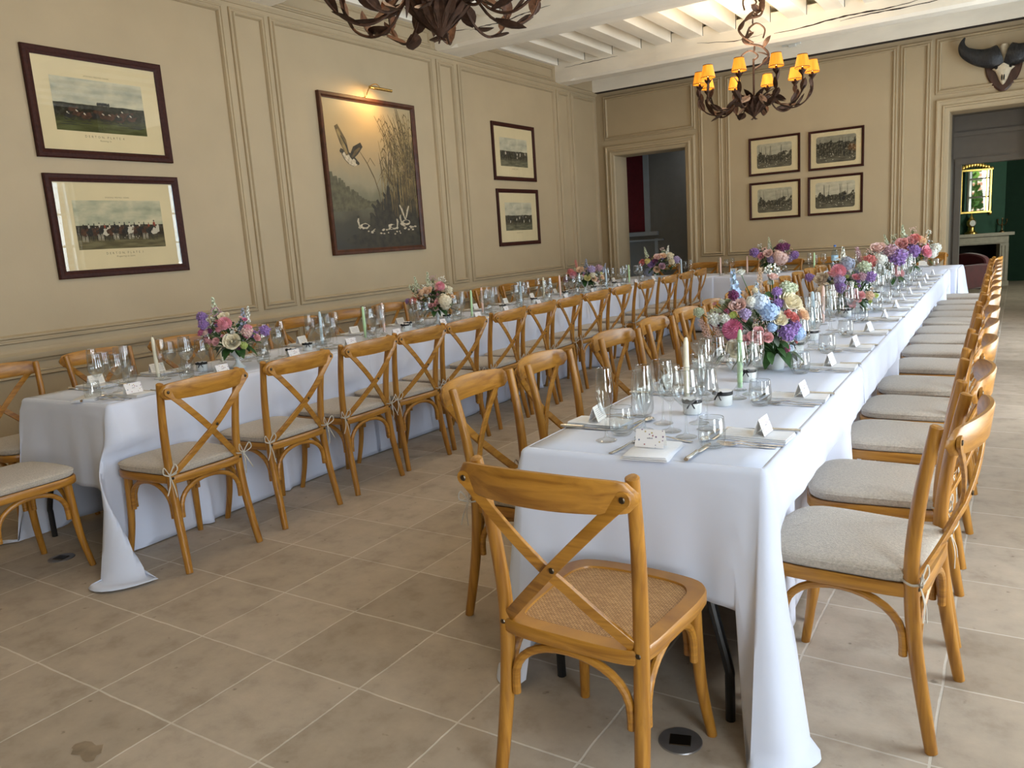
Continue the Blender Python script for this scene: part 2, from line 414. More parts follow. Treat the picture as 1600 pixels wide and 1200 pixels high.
def paint_mat():
    m, nt, b = nm('oil_painting')
    tc = node(nt, 'ShaderNodeTexCoord')
    sx = node(nt, 'ShaderNodeSeparateXYZ'); nt.links.new(tc.outputs['Object'], sx.inputs[0])
    n = node(nt, 'ShaderNodeTexNoise'); n.inputs['Scale'].default_value = 3.2; n.inputs['Detail'].default_value = 7; nt.links.new(tc.outputs['Object'], n.inputs['Vector'])
    a = node(nt, 'ShaderNodeMath', operation='MULTIPLY_ADD'); a.inputs[1].default_value = 0.35; nt.links.new(n.outputs['Fac'], a.inputs[0]); nt.links.new(sx.outputs['Z'], a.inputs[2])
    mr = node(nt, 'ShaderNodeMapRange'); mr.inputs['From Min'].default_value = -0.60; mr.inputs['From Max'].default_value = 0.95; nt.links.new(a.outputs[0], mr.inputs['Value'])
    rp = ramp(nt, [(0.0, (0.022, 0.018, 0.009)), (0.20, (0.040, 0.032, 0.014)), (0.34, (0.13, 0.115, 0.062)), (0.40, (0.17, 0.15, 0.085)), (0.46, (0.26, 0.22, 0.13)), (0.62, (0.36, 0.26, 0.13)), (0.80, (0.44, 0.31, 0.14)), (1.0, (0.40, 0.31, 0.17))])
    nt.links.new(mr.outputs['Result'], rp.inputs['Fac'])
    nt.links.new(rp.outputs['Color'], b.inputs['Base Color'])
    b.inputs['Roughness'].default_value = 0.45
    bp = node(nt, 'ShaderNodeBump'); bp.inputs['Strength'].default_value = 0.15; nt.links.new(n.outputs['Fac'], bp.inputs['Height']); nt.links.new(bp.outputs['Normal'], b.inputs['Normal'])
paint_mat()
plain('paint_reed', (0.105, 0.070, 0.024), 0.6, var=0.5, scale=9)
plain('paint_reed_light', (0.21, 0.15, 0.055), 0.6, var=0.4, scale=9)
plain('paint_dark', (0.030, 0.024, 0.012), 0.6, var=0.5, scale=14)
plain('paint_trees', (0.095, 0.082, 0.040), 0.6, var=0.35, scale=18)
plain('paint_pale', (0.44, 0.37, 0.25), 0.6, var=0.4, scale=30)
plain('print_horse', (0.075, 0.030, 0.016), 0.9, var=0.6, scale=40)
plain('print_dark', (0.018, 0.020, 0.020), 0.9, var=0.5, scale=40)
plain('print_white', (0.60, 0.54, 0.42), 0.9)
plain('print_redcoat', (0.30, 0.05, 0.025), 0.9)
def brick_mat():
    m, nt, b = nm('brick_facade')
    tc = node(nt, 'ShaderNodeTexCoord')
    mp = node(nt, 'ShaderNodeMapping'); mp.inputs['Rotation'].default_value = (PI / 2, 0, PI / 2); nt.links.new(tc.outputs['Object'], mp.inputs['Vector'])
    br = node(nt, 'ShaderNodeTexBrick'); br.inputs['Scale'].default_value = 1.0; br.inputs['Brick Width'].default_value = 0.5; br.inputs['Row Height'].default_value = 0.16; br.inputs['Mortar Size'].default_value = 0.03
    br.inputs['Color1'].default_value = (0.52, 0.24, 0.13, 1); br.inputs['Color2'].default_value = (0.60, 0.33, 0.2, 1); br.inputs['Mortar'].default_value = (0.75, 0.7, 0.6, 1)
    sx = node(nt, 'ShaderNodeSeparateXYZ'); cb = node(nt, 'ShaderNodeCombineXYZ')
    nt.links.new(tc.outputs['Object'], sx.inputs[0]); nt.links.new(sx.outputs['Y'], cb.inputs['X']); nt.links.new(sx.outputs['Z'], cb.inputs['Y'])
    nt.links.new(cb.outputs[0], br.inputs['Vector']); nt.links.new(br.outputs['Color'], b.inputs['Base Color']); b.inputs['Roughness'].default_value = 0.9
brick_mat()

# ------------------------------------------------------------------ mesh helpers
class MB:
    """collects shapes and links them as ONE mesh object"""
    def __init__(s):
        s.v, s.f, s.m = [], [], []
        s.cur = 0
    def mat(s, i):
        s.cur = i
        return s
    def add(s, vs, fs):
        o = len(s.v)
        s.v += [tuple(v) for v in vs]
        for f in fs:
            s.f.append([o + i for i in f])
            s.m.append(s.cur)
        return s
    def box(s, lo, hi):
        (a, b, c), (d, e, f) = lo, hi
        return s.add([(a, b, c), (d, b, c), (d, e, c), (a, e, c), (a, b, f), (d, b, f), (d, e, f), (a, e, f)],
                     [(0, 3, 2, 1), (4, 5, 6, 7), (0, 1, 5, 4), (1, 2, 6, 5), (2, 3, 7, 6), (3, 0, 4, 7)])
    def bbox(s, lo, hi, b=0.004):
        """box with bevelled vertical and horizontal edges (chamfer)"""
        x0, y0, z0 = lo; x1, y1, z1 = hi
        rings = []
        for z, i in ((z0, b), (z0 + b, 0), (z1 - b, 0), (z1, b)):
            rings.append([(x0 + i, y0 + i + b, z), (x0 + i + b, y0 + i, z), (x1 - i - b, y0 + i, z), (x1 - i, y0 + i + b, z),
                          (x1 - i, y1 - i - b, z), (x1 - i - b, y1 - i, z), (x0 + i + b, y1 - i, z), (x0 + i, y1 - i - b, z)])
        return s.loft(rings, closed=True, caps=True)
    def loft(s, rings, closed=True, caps=True, ringclosed=False):
        n = len(rings[0])
        vs = [p for r in rings for p in r]
        fs = []
        K = len(rings)
        for k in range(K if ringclosed else K - 1):
            k2 = (k + 1) % K
            for i in range(n if closed else n - 1):
                j = (i + 1) % n
                fs.append((k * n + i, k * n + j, k2 * n + j, k2 * n + i))
        if caps and not ringclosed:
            fs.append(tuple(range(n - 1, -1, -1)))
            fs.append(tuple((K - 1) * n + i for i in range(n)))
        return s.add(vs, fs)
    def tube(s, path, rad, n=8, caps=True, up=None, flat=1.0):
        """round (or flattened) rod along a path; rad a number or one per point"""
        P = [Vector(p) for p in path]
        if not isinstance(rad, (list, tuple)): rad = [rad] * len(P)
        rings = []
        prev = None
        for i, p in enumerate(P):
            t = (P[min(i + 1, len(P) - 1)] - P[max(i - 1, 0)]).normalized()
            if prev is None:
                a = Vector(up) if up else (Vector((0, 0, 1)) if abs(t.z) < 0.9 else Vector((1, 0, 0)))
                u = (a - t * a.dot(t)).normalized()
            else:
                u = (prev - t * prev.dot(t)).normalized()
            prev = u
            q = t.cross(u)
            rings.append([p + rad[i] * (math.cos(2 * PI * k / n) * u + math.sin(2 * PI * k / n) * flat * q) for k in range(n)])
        return s.loft(rings, True, caps)
    def strip(s, path, width, thick, wdir, tdir):
        """bar of rectangular section along a path"""
        rings = []
        for i, p in enumerate(path):
            p = Vector(p)
            W = width[i] if isinstance(width, (list, tuple)) else width
            wd = Vector(wdir[i] if isinstance(wdir, list) else wdir).normalized() * W / 2
            td = Vector(tdir[i] if isinstance(tdir, list) else tdir).normalized() * thick / 2
            e = 0.75
            rings.append([p + wd + td * e, p + wd * 0.92 + td, p - wd * 0.92 + td, p - wd + td * e, p - wd - td * e, p - wd * 0.92 - td, p + wd * 0.92 - td, p + wd - td * e])
        return s.loft(rings, True, True)
    def lathe(s, prof, n=24, c=(0, 0, 0), cap0=False, cap1=False, wob=None):
        rings = []
        for r, z in prof:
            ring = []
            for k in range(n):
                a = 2 * PI * k / n
                rr = r * (wob(a, z) if wob else 1)
                ring.append((c[0] + rr * math.cos(a), c[1] + rr * math.sin(a), c[2] + z))
            rings.append(ring)
        s.loft(rings, True, False)
        return s
    def prism(s, poly, z0, z1, axis='z', bev=0.0):
        def P(p, z):
            if axis == 'z': return (p[0], p[1], z)
            if axis == 'y': return (p[0], z, p[1])
            return (z, p[0], p[1])
        return s.loft([[P(p, z0) for p in poly], [P(p, z1) for p in poly]], True, True)
    def sphere(s, c, r, n=10, m=6, sc3=(1, 1, 1)):
        rings = []
        for i in range(m + 1):
            t = PI * i / m
            rr = max(math.sin(t), 0.02) * r
            rings.append([(c[0] + rr * math.cos(2 * PI * k / n) * sc3[0], c[1] + rr * math.sin(2 * PI * k / n) * sc3[1], c[2] + r * math.cos(t) * sc3[2]) for k in range(n)])
        return s.loft(rings, True, True)
    def poly(s, pts):
        return s.add(pts, [tuple(range(len(pts)))])
    def xform(s, M, start=0):
        s.v[start:] = [tuple(M @ Vector(v)) for v in s.v[start:]]
        return s
    def build(s, name, mats, parent=None, smooth=True, angle=35, loc=None, rz=None, recalc=True):
        me = bpy.data.meshes.new(name)
        me.from_pydata(s.v, [], s.f)
        if isinstance(mats, str): mats = [mats]
        for x in mats: me.materials.append(MATS[x])
        for p, i in zip(me.polygons, s.m): p.material_index = i
        if recalc:
            bm = bmesh.new(); bm.from_mesh(me)
            bmesh.ops.recalc_face_normals(bm, faces=bm.faces)
            bm.to_mesh(me); bm.free()
        if smooth:
            me.shade_smooth()
            me.set_sharp_from_angle(angle=math.radians(angle))
        me.update()
        o = bpy.data.objects.new(name, me)
        COL.objects.link(o)
        if parent: o.parent = parent
        if loc: o.location = loc
        if rz is not None: o.rotation_euler = (0, 0, rz)
        return o
def cr(points, n=6, closed=False):
    """Catmull-Rom through the points"""
    P = [Vector(p) for p in points]
    N = len(P)
    out = []
    for i in range(N if closed else N - 1):
        if closed:
            a, b, c, d = P[(i - 1) % N], P[i], P[(i + 1) % N], P[(i + 2) % N]
        else:
            a, b, c, d = P[max(i - 1, 0)], P[i], P[i + 1], P[min(i + 2, N - 1)]
        for k in range(n):
            t = k / n
            out.append(0.5 * ((2 * b) + (c - a) * t + (2 * a - 5 * b + 4 * c - d) * t * t + (3 * b - a - 3 * c + d) * t ** 3))
    if not closed: out.append(P[-1])
    return out
def empty(name, loc=(0, 0, 0), rz=0):
    o = bpy.data.objects.new(name, None)
    o.empty_display_size = 0.1
    o.location = loc
    o.rotation_euler = (0, 0, rz)
    COL.objects.link(o)
    return o
def tag(o, label, cat, group=None, kind=None):
    o['label'] = label
    o['category'] = cat
    if group: o['group'] = group
    if kind: o['kind'] = kind
    return o
def struct(o):
    o['kind'] = 'structure'
    return o
KIDS = {}
def remember(root):
    """the children of a thing, two levels deep, for copying"""
    kids = [(c, [g for g in COL.objects if g.parent == c]) for c in COL.objects if c.parent == root]
    KIDS[root.name] = kids
    return kids
def copy_tree(root, loc, rz):
    r = root.copy()
    COL.objects.link(r)
    r.location = loc
    r.rotation_euler = (0, 0, rz)
    for k in list(r.keys()):
        if k in ('label', 'group'): del r[k]
    for c, gs in KIDS.get(root.name, []):
        d = c.copy(); COL.objects.link(d); d.parent = r
        for g in gs:
            e = g.copy(); COL.objects.link(e); e.parent = d
    return r
ORD = 'first second third fourth fifth sixth seventh eighth ninth tenth eleventh twelfth thirteenth fourteenth fifteenth sixteenth'.split()
def smooth(a, b, x):
    t = max(0.0, min(1.0, (x - a) / (b - a)))
    return t * t * (3 - 2 * t)

# ------------------------------------------------------------------ the room
XL, YB, YF, ZC = -5.945, 12.2, -2.6, 4.14
D1, D2 = (-5.64, -4.44, 2.685), (-0.827, 0.42, 2.705)
mb = MB(); mb.box((XL - .3, YF - .3, -0.2), (3.2, 18.6, 0)); struct(mb.build('floor', 'limestone_tiles', smooth=False))
mb = MB(); mb.box((XL - .25, YF - .3, -0.2), (XL, YB + .02, ZC)); struct(mb.build('wall_left', 'wall_paint', smooth=False))
mb = MB()
WB = 0.45
mb.box((XL - .25, YB, 0), (D1[0], YB + WB, ZC)); mb.box((D1[0], YB, D1[2]), (D1[1], YB + WB, ZC))
mb.box((D1[1], YB, 0), (D2[0], YB + WB, ZC)); mb.box((D2[0], YB, D2[2]), (D2[1], YB + WB, ZC)); mb.box((D2[1], YB, 0), (XR + .3, YB + WB, ZC))
struct(mb.build('wall_back', 'wall_paint', smooth=False))
mb = MB()
ys = YF - .3
for wy in WIN_Y:
    a, b_ = wy - WIN_W / 2, wy + WIN_W / 2
    mb.box((XR, ys, 0), (XR + .3, a, ZC)); mb.box((XR, a, 0), (XR + .3, b_, WIN_Z0)); mb.box((XR, a, WIN_Z1), (XR + .3, b_, ZC))
    ys = b_
mb.box((XR, ys, 0), (XR + .3, YB + .02, ZC))
struct(mb.build('wall_right', 'wall_paint', smooth=False))
mb = MB(); mb.box((XL - .25, YF - .3, 0), (XR + .3, YF, ZC)); struct(mb.build('wall_front', 'wall_paint', smooth=False))
mb = MB(); mb.box((XL - .3, YF - .3, ZC), (XR + .3, YB + .5, ZC + .15)); struct(mb.build('ceiling', 'ceiling_paint', smooth=False))
# windows in the right wall
for k, wy in enumerate(WIN_Y):
    mb = MB()
    a, b_ = wy - WIN_W / 2, wy + WIN_W / 2
    x0, x1 = XR + .12, XR + .18
    for y0, y1 in ((a, a + .06), (wy - .045, wy + .045), (b_ - .06, b_)): mb.box((x0, y0, WIN_Z0), (x1, y1, WIN_Z1))
    nz = 6
    for i in range(nz + 1):
        z = WIN_Z0 + (WIN_Z1 - WIN_Z0) * i / nz
        hh = .04 if i in (0, nz) else .014
        mb.box((x0 + .005, a, z - hh), (x1 - .005, b_, z + hh))
    wo = mb.build('window_%d' % (k + 1), 'window_paint', smooth=False); struct(wo)
    mb = MB(); mb.box((XR + .147, a + .05, WIN_Z0 + .03), (XR + .151, b_ - .05, WIN_Z1 - .03)); mb.build('pane', 'pane_glass', wo, smooth=False)
# ring mouldings: a rectangular frame with a rounded profile; side 'L' lies on the left wall (u = y), 'B' on the back wall (u = x), 'R' right wall
PROF = [(0.0, 0.0), (0.0, 0.012), (0.006, 0.020), (0.016, 0.022), (0.022, 0.013), (0.030, 0.011), (0.040, 0.028), (0.050, 0.030), (0.057, 0.020), (0.062, 0.0)]
def ring(mb, side, u0, u1, v0, v1, prof=PROF, s=1.0):
    def P(u, v, d):
        if side == 'L': return (XL + d, u, v)
        if side == 'R': return (XR - d, u, v)
        return (u, YB - d, v)
    rings = []
    for cu, cv, su, sv in ((u0, v0, 1, 1), (u1, v0, -1, 1), (u1, v1, -1, -1), (u0, v1, 1, -1)):
        rings.append([P(cu + su * i * s, cv + sv * i * s, d * s) for i, d in prof])
    mb.loft(rings, closed=False, caps=False, ringclosed=True)
def rail(mb, side, u0, u1, prof):
    """a straight horizontal moulding of the given (depth, z) profile"""
    def P(u, d, z):
        if side == 'L': return (XL + d, u, z)
        if side == 'R': return (XR - d, u, z)
        return (u, YB - d, z)
    mb.loft([[P(u0, d, z) for d, z in prof], [P(u1, d, z) for d, z in prof]], True, True)
DADO = [(0, .80), (.012, .80), (.018, .815), (.034, .826), (.040, .845), (.040, .862), (.030, .872), (.020, .882), (.014, .90), (0, .90)]
SKIRT = [(0, 0), (.024, 0), (.024, .13), (.016, .15), (.010, .165), (0, .165)]
CORN = [(0, 3.655), (.012, 3.655), (.022, 3.67), (.034, 3.685), (.036, 3.70), (.02, 3.712), (.010, 3.72), (0, 3.72)]
TRIM = [0]
def trim(mb, m='wall_paint'):
    TRIM[0] += 1
    return struct(mb.build('trim_%d' % TRIM[0], m, smooth=True, angle=25))
LP = [(-.5, 1.92), (2.01, 2.40), (2.44, 4.885), (4.955, 5.355), (5.405, 7.84), (7.925, 8.275), (8.355, 10.79), (10.855, 11.25), (11.31, 12.12)]
for i, (a, b_) in enumerate(LP):
    mb = MB(); ring(mb, 'L', a, b_, .945, 3.615); trim(mb)
    mb = MB(); ring(mb, 'L', a, b_, .20, .745, s=.8); trim(mb)
for a, b_ in ((2.5, 4.88), (5.42, 7.85), (8.40, 10.80)):
    mb = MB(); ring(mb, 'L', a, b_, 3.735, 3.925, s=.7); trim(mb)
for side, a, b_ in (('L', YF, YB), ('B', -4.28, -1.02)):
    mb = MB(); rail(mb, side, a, b_, DADO); trim(mb)
for a, b_ in ((YF, YB),):
    mb = MB(); rail(mb, 'L', a, b_, CORN); trim(mb)
mb = MB(); rail(mb, 'L', YF, YB, SKIRT); struct(mb.build('baseboard_left', 'wall_paint'))
mb = MB(); rail(mb, 'B', -4.28, -1.02, SKIRT); struct(mb.build('baseboard_back', 'wall_paint'))
for a, b_ in ((-4.215, -3.85), (-3.80, -1.455), (-1.425, -1.055)):
    mb = MB(); ring(mb, 'B', a, b_, .985, 3.635); trim(mb)
    mb = MB(); ring(mb, 'B', a, b_, .20, .745, s=.8); trim(mb)
for a, b_ in ((-5.81, -4.27), (-1.005, .60)):
    mb = MB(); ring(mb, 'B', a, b_, 2.935, 3.635); trim(mb)
# door casings
CAS = [(0.0, 0.0), (0.0, .030), (.012, .045), (.03, .047), (.042, .036), (.075, .034), (.085, .05), (.105, .052), (.112, .03), (.150, .026), (.165, .012), (.165, 0)]
for a, b_, z in (D1, D2):
    mb = MB()
    o_ = .165
    rings = []
    for cu, cv, su, sv in ((a - o_, 0, 1, 0), (a - o_, z + o_, 1, -1), (b_ + o_, z + o_, -1, -1), (b_ + o_, 0, -1, 0)):
        rings.append([(cu + su * i, YB - d, cv + sv * i) for i, d in CAS])
    mb.loft(rings, closed=False, caps=False)
    trim(mb)
# ceiling beams and joists
CRACKS = {7.94: [([(-5.92, 3.898), (-5.64, 3.878), (-5.41, 3.85)], .008), ([(-5.42, 3.843), (-5.23, 3.853), (-5.02, 3.841), (-4.75, 3.867), (-4.58, 3.88), (-4.35, 3.893)], .013), ([(-3.9, 3.85), (-3.2, 3.88), (-2.4, 3.87), (-1.6, 3.9)], .012)],
          10.87: [([(-5.78, 3.90), (-5.53, 3.905), (-5.22, 3.91), (-4.92, 3.915)], .009), ([(-3.75, 3.87), (-3.31, 3.812), (-3.10, 3.804), (-2.86, 3.825)], .011), ([(-2.74, 3.803), (-2.42, 3.807), (-2.04, 3.838), (-1.72, 3.846), (-1.4, 3.84), (-1.1, 3.86)], .020), ([(-1.95, 3.80), (-1.6, 3.815), (-1.2, 3.81), (-.7, 3.83)], .016)],
          4.98: [([(-5.7, 3.86), (-5.0, 3.84), (-4.0, 3.87)], .012)]}
def beam(name, y0, y1, z0, z1, ch=.035, lean=0):
    mb = MB()
    sec = [(y0, z1), (y0, z0 + ch), (y0 + ch, z0), (y1 - ch, z0), (y1, z0 + ch), (y1, z1)]
    full = [(y0, z1), (y0, z0 + .001), (y0 + .001, z0), (y1 - .001, z0), (y1, z0 + .001), (y1, z1)]
    xs = [(XL, full), (XL + .22, full), (XL + .32, sec), (XR - .3, sec), (XR - .2, full), (XR, full)]
    mb.loft([[(x, y, z) for y, z in s_] for x, s_ in xs], True, True)
    # drying cracks in the face that looks towards the viewer
    rg = R(int(abs(y0) * 10))
    mb.mat(1)
    for pts, wd in CRACKS.get(y0, []):
        P = cr([(x, 0, z) for x, z in pts], 5); n = len(P); top, bot = [], []
        for i, p in enumerate(P):
            h = wd * (.25 + .75 * math.sin(PI * i / (n - 1))) * rg.uniform(.5, 1.1)
            j = rg.uniform(-.004, .004)
            top.append((p.x, y0 - .0015, p.z + h / 2 + j)); bot.append((p.x, y0 - .0015, p.z - h / 2 + j))
        mb.loft([bot, top], closed=False, caps=False)
    return mb.build(name, ['ceiling_paint', 'dark_crack'], smooth=False)
BEAMS = [(-.95, -.5), (2.03, 2.47), (4.98, 5.42), (7.94, 8.42), (10.87, 11.17)]
for i, (a, b_) in enumerate(BEAMS):
    struct(beam('trim_beam' if i == 0 else 'trim_beam.%03d' % i, a, b_, 3.70, 4.06))
mb = MB(); mb.box((XL, YB - .10, 3.70), (XR, YB, ZC)); mb.mat(1).box((XL, YB - .103, 3.694), (XR, YB, 3.702)); struct(mb.build('trim_plate', ['ceiling_paint', 'dark_crack'], smooth=False))
edges = [YF] + [v for a, b_ in BEAMS for v in (a, b_)] + [YB - .1]
k = 0
for i in range(0, len(edges), 2):
    y0, y1 = edges[i], edges[i + 1]
    if y1 < 1.9: continue
    for j in range(16):
        x1 = -5.885 + .4425 * j
        if x1 > XR: break
        mb = MB(); mb.box((max(XL, x1 - .215), y0 - .04, 3.945), (x1, y1 + .04, ZC))
        mb.mat(1).box((x1, y1 - .004, 3.95), (x1 + .006, y1 - .001, ZC))
        struct(mb.build('trim_joist', ['joist_paint', 'dark_crack'], smooth=False))
# small lamp fixed under the wall plate
mb = MB(); mb.box((-2.93, YB - .16, 3.865), (-2.68, YB - .101, 3.90)); mb.box((-2.83, YB - .20, 3.84), (-2.74, YB - .12, 3.868))
tag(mb.build('emergency_light', 'white_enamel', smooth=False), 'small white light fixture on the wall plate behind the chandelier shades', 'light')

# ------------------------------------------------------------------ rooms beyond the two doors
mb = MB()
mb.box((-7.2, 13.75, 0), (-4.0, 13.9, 3.2)); struct(mb.build('wall_hall_back', 'hall_grey', smooth=False))
mb = MB(); mb.box((-7.3, YB + .25, 0), (XL - .249, YB + WB, 3.2)); mb.box((-7.3, YB + WB, 0), (-7.2, 13.9, 3.2)); mb.box((-4.1, YB + WB, 0), (-4.0, 13.9, 3.2)); struct(mb.build('wall_hall_side', 'hall_grey', smooth=False))
mb = MB(); mb.box((-7.3, YB + WB, 3.1), (-4.0, 13.9, 3.25)); struct(mb.build('ceiling_hall', 'hall_grey', smooth=False))
mb = MB(); mb.box((-6.16, 13.73, 1.44), (-5.80, 13.752, 3.05))
t_ = tag(mb.build('wall_hanging', 'hall_red', smooth=False), 'dark red hanging panel in the hall seen through the left doorway', 'wall hanging')
mb = MB(); mb.box((-6.3, 13.70, 1.36), (-5.55, 13.75, 1.43)); mb.box((-6.3, 13.68, 1.26), (-5.45, 13.75, 1.29)); mb.box((-5.80, 13.72, 1.43), (-5.70, 13.75, 3.1))
mb.box((-6.3, 13.72, 0), (-6.24, 13.75, 1.3)); mb.box((-5.62, 13.72, 0), (-5.56, 13.75, 1.3)); struct(mb.build('trim_hall', 'hall_trim', smooth=False))
# passage and green salon
mb = MB(); mb.box((-0.95, YB + WB, 0), (D2[0], 13.05, 3.0)); mb.box((D2[0] - .1, YB + WB, 2.72), (1.6, 13.05, 3.0)); struct(mb.build('wall_passage', 'passage_shaded', smooth=False))
mb = MB(); mb.box((-3.2, 13.05, 0), (-.725, 13.25, 3.0)); mb.box((-.725, 13.05, 2.06), (1.7, 13.25, 3.0)); struct(mb.build('wall_passage_door', 'passage_shaded', smooth=False))
mb = MB(); mb.box((-.80, 13.03, 0), (-.725, 13.052, 2.14)); mb.box((-.725, 13.03, 2.06), (1.6, 13.052, 2.14)); mb.box((-.83, 13.02, 2.44), (1.6, 13.052, 2.50)); trim(mb, 'passage_shaded')
mb = MB(); mb.box((-3.3, 18.4, 0), (2.2, 18.6, 3.1)); struct(mb.build('wall_salon_back', 'green_wall_deep', smooth=False))
mb = MB(); mb.box((-3.3, 13.2, 0), (-3.1, 18.6, 3.1)); struct(mb.build('wall_salon_left', 'green_wall', smooth=False))
mb = MB(); mb.box((1.9, 13.0, 0), (2.1, 14.35, 3.1)); mb.box((1.9, 14.35, 0), (2.1, 15.95, .9)); mb.box((1.9, 14.35, 2.9), (2.1, 15.95, 3.1)); mb.box((1.9, 15.95, 0), (2.1, 18.6, 3.1)); mb.box((1.6, YB + WB, 0), (1.75, 13.1, 3.1))
struct(mb.build('wall_salon_right', 'green_wall_deep', smooth=False))
mb = MB(); mb.box((-3.3, YB + WB, 3.0), (2.2, 18.6, 3.2)); struct(mb.build('ceiling_salon', 'ceiling_paint', smooth=False))
mb = MB()
for y in (14.35, 15.09, 15.89): mb.box((1.96, y, .9), (2.02, y + .06, 2.9))
for i in range(6): mb.box((1.965, 14.35, .88 + i * .4), (2.015, 15.95, .92 + i * .4))
wo = mb.build('window_5', 'window_paint', smooth=False); struct(wo)
mb = MB(); mb.box((1.986, 14.36, .9), (1.99, 15.94, 2.9)); mb.build('pane', 'pane_glass', wo, smooth=False)
# outdoors: lawn, a brick house across the court, a hedge by the salon window
mb = MB(); mb.box((3.2, -20, -.3), (40, 40, -.05)); struct(mb.build('ground_outside', 'gravel', smooth=False))
mb = MB(); mb.box((11.0, -8, -.05), (16, 12.5, 9)); tag(mb.build('brick_house', 'brick_facade', smooth=False), 'brick house across the court, reflected in the glass of a picture', 'building')
rg = R(5); mb = MB()
for i in range(1500):
    c = Vector((rg.uniform(4.0, 5.6), rg.uniform(11.5, 16.5), rg.uniform(.0, 4.2)))
    a = Vector((rg.gauss(0, 1), rg.gauss(0, 1), rg.gauss(0, 1))).normalized() * .16
    b_ = a.cross(Vector((rg.gauss(0, 1), rg.gauss(0, 1), rg.gauss(0, 1)))).normalized() * .10
    mb.add([c - a, c + b_, c + a, c - b_], [(0, 1, 2, 3)])
for i in range(8):
    mb.tube([(4.8, 11.8 + i * .6, -.05), (4.8 + rg.uniform(-.2, .2), 11.8 + i * .6, 3.6)], [.05, .02], 6)
tag(mb.build('garden_hedge', 'hedge_leaf', smooth=False, recalc=False), 'sunlit green foliage reflected in the gilt mirror of the far room', 'hedge', kind='stuff')
# chimney piece, turned a little towards the window
FP = Matrix.Translation((-.20, 17.35, 0)) @ Matrix.Rotation(math.radians(24), 4, 'Z')
def fp_build(mb, name, mats, parent=None, **kw):
    o = mb.build(name, mats, parent, **kw)
    if parent is None: o.matrix_world = FP
    return o
mb = MB(); mb.box((-1.5, .10, .95), (.0, .40, 3.0)); mb.box((-1.5, .10, 0), (-1.25, .4, .95)); mb.box((-.12, .10, 0), (.0, .4, .95)); o = fp_build(mb, 'wall_chimney', 'green_wall', smooth=False); struct(o)
mb = MB(); mb.box((-1.45, -.10, .93), (.10, .12, .985)); mb.box((-1.40, -.04, .78), (.03, .10, .93)); mb.box((-1.36, -.065, .80), (-.01, -.04, .91))
fpt = fp_build(mb, 'fireplace', 'stone_mantel', smooth=False)
tag(fpt, 'pale stone fireplace against the green wall of the far room', 'fireplace')
for x in (-1.38, -.12):
    mb = MB(); mb.box((x, -.05, 0), (x + .15, .10, .78)); mb.box((x + .03, -.062, .1), (x + .06, -.05, .74)); mb.box((x + .09, -.062, .1), (x + .12, -.05, .74)); mb.box((x - .015, -.07, 0), (x + .165, .1, .09)); mb.build('jamb', 'stone_mantel', fpt, smooth=False)
mb = MB(); mb.box((-1.24, .38, 0), (-.12, .42, .9)); mb.box((-1.25, .1, .9), (-.12, .40, .95)); mb.box((-1.25, .10, 0), (-1.23, .4, .9)); mb.box((-.14, .10, 0), (-.12, .4, .9)); mb.build('firebox', 'soot', fpt, smooth=False)
# gilt mirror
mir = empty('wall_mirror'); mir.matrix_world = FP
tag(mir, 'gilt framed mirror with carved crest above the far fireplace', 'mirror')
mb = MB(); a0, a1, z0, z1, t_ = -.86, -.26, 1.36, 2.16, .04
for lo, hi in (((a0, .04, z0), (a0 + t_, .10, z1)), ((a1 - t_, .04, z0), (a1, .10, z1)), ((a0, .04, z0), (a1, .10, z0 + t_)), ((a0, .04, z1 - t_), (a1, .10, z1))): mb.bbox(lo, hi, .006)
for x in (a0 + .085, a1 - .085): mb.box((x - .008, .05, z0), (x + .008, .09, z1))
mb.build('frame', 'gold', mir, smooth=False)
mb = MB(); mb.box((a0 + .03, .065, z0 + .03), (a1 - .03, .07, z1 - .03)); mb.build('glass', 'mirror_glass', mir, smooth=False)
mb = MB()
for i in range(11):
    t = i / 10; x = a0 + .06 + (a1 - a0 - .12) * t; h = .05 + .10 * math.sin(PI * t) ** 1.5
    mb.sphere((x, .07, z1 + h * .55), .026, 8, 5, (1, .6, 1.0 + h * 7))
mb.build('crest', 'gold', mir)
for s_ in (a0, a1):
    mb = MB(); mb.sphere((s_, .07, z1 - .01), .035, 8, 5, (1, .6, 1)); mb.build('finial', 'gold', mir); mb = MB(); mb.sphere((s_, .07, z0), .03, 8, 5, (1, .6, 1.6)); mb.build('finial', 'gold', mir)
# mantel clock and candelabrum
ck = empty('mantel_clock'); ck.matrix_world = FP @ Matrix.Translation((-.60, .02, .985)); tag(ck, 'ornate gilt mantel clock with a white face on the far fireplace', 'clock')
mb = MB(); mb.lathe([(.11, 0), (.11, .025), (.07, .05), (.055, .09), (.06, .13)], 12); mb.sphere((0, 0, .20), .085, 12, 8, (1, .7, 1)); mb.lathe([(.05, .27), (.03, .31), (.012, .35), (.004, .38)], 10); mb.build('case', 'gold', ck)
mb = MB(); mb.lathe([(.001, 0), (.055, 0), (.055, .01)], 20); mb.xform(Matrix.Translation((0, -.065, .20)) @ Matrix.Rotation(PI / 2, 4, 'X')); mb.build('dial', 'clock_face', ck)
cd = empty('candelabrum'); cd.matrix_world = FP @ Matrix.Translation((-.08, .0, .985)); tag(cd, 'dark bronze candelabrum at the right end of the far mantel', 'candelabrum')
mb = MB(); mb.lathe([(.05, 0), (.05, .012), (.015, .04), (.012, .10), (.02, .13), (.010, .17), (.010, .26)], 10); mb.build('stem', 'bronze', cd)
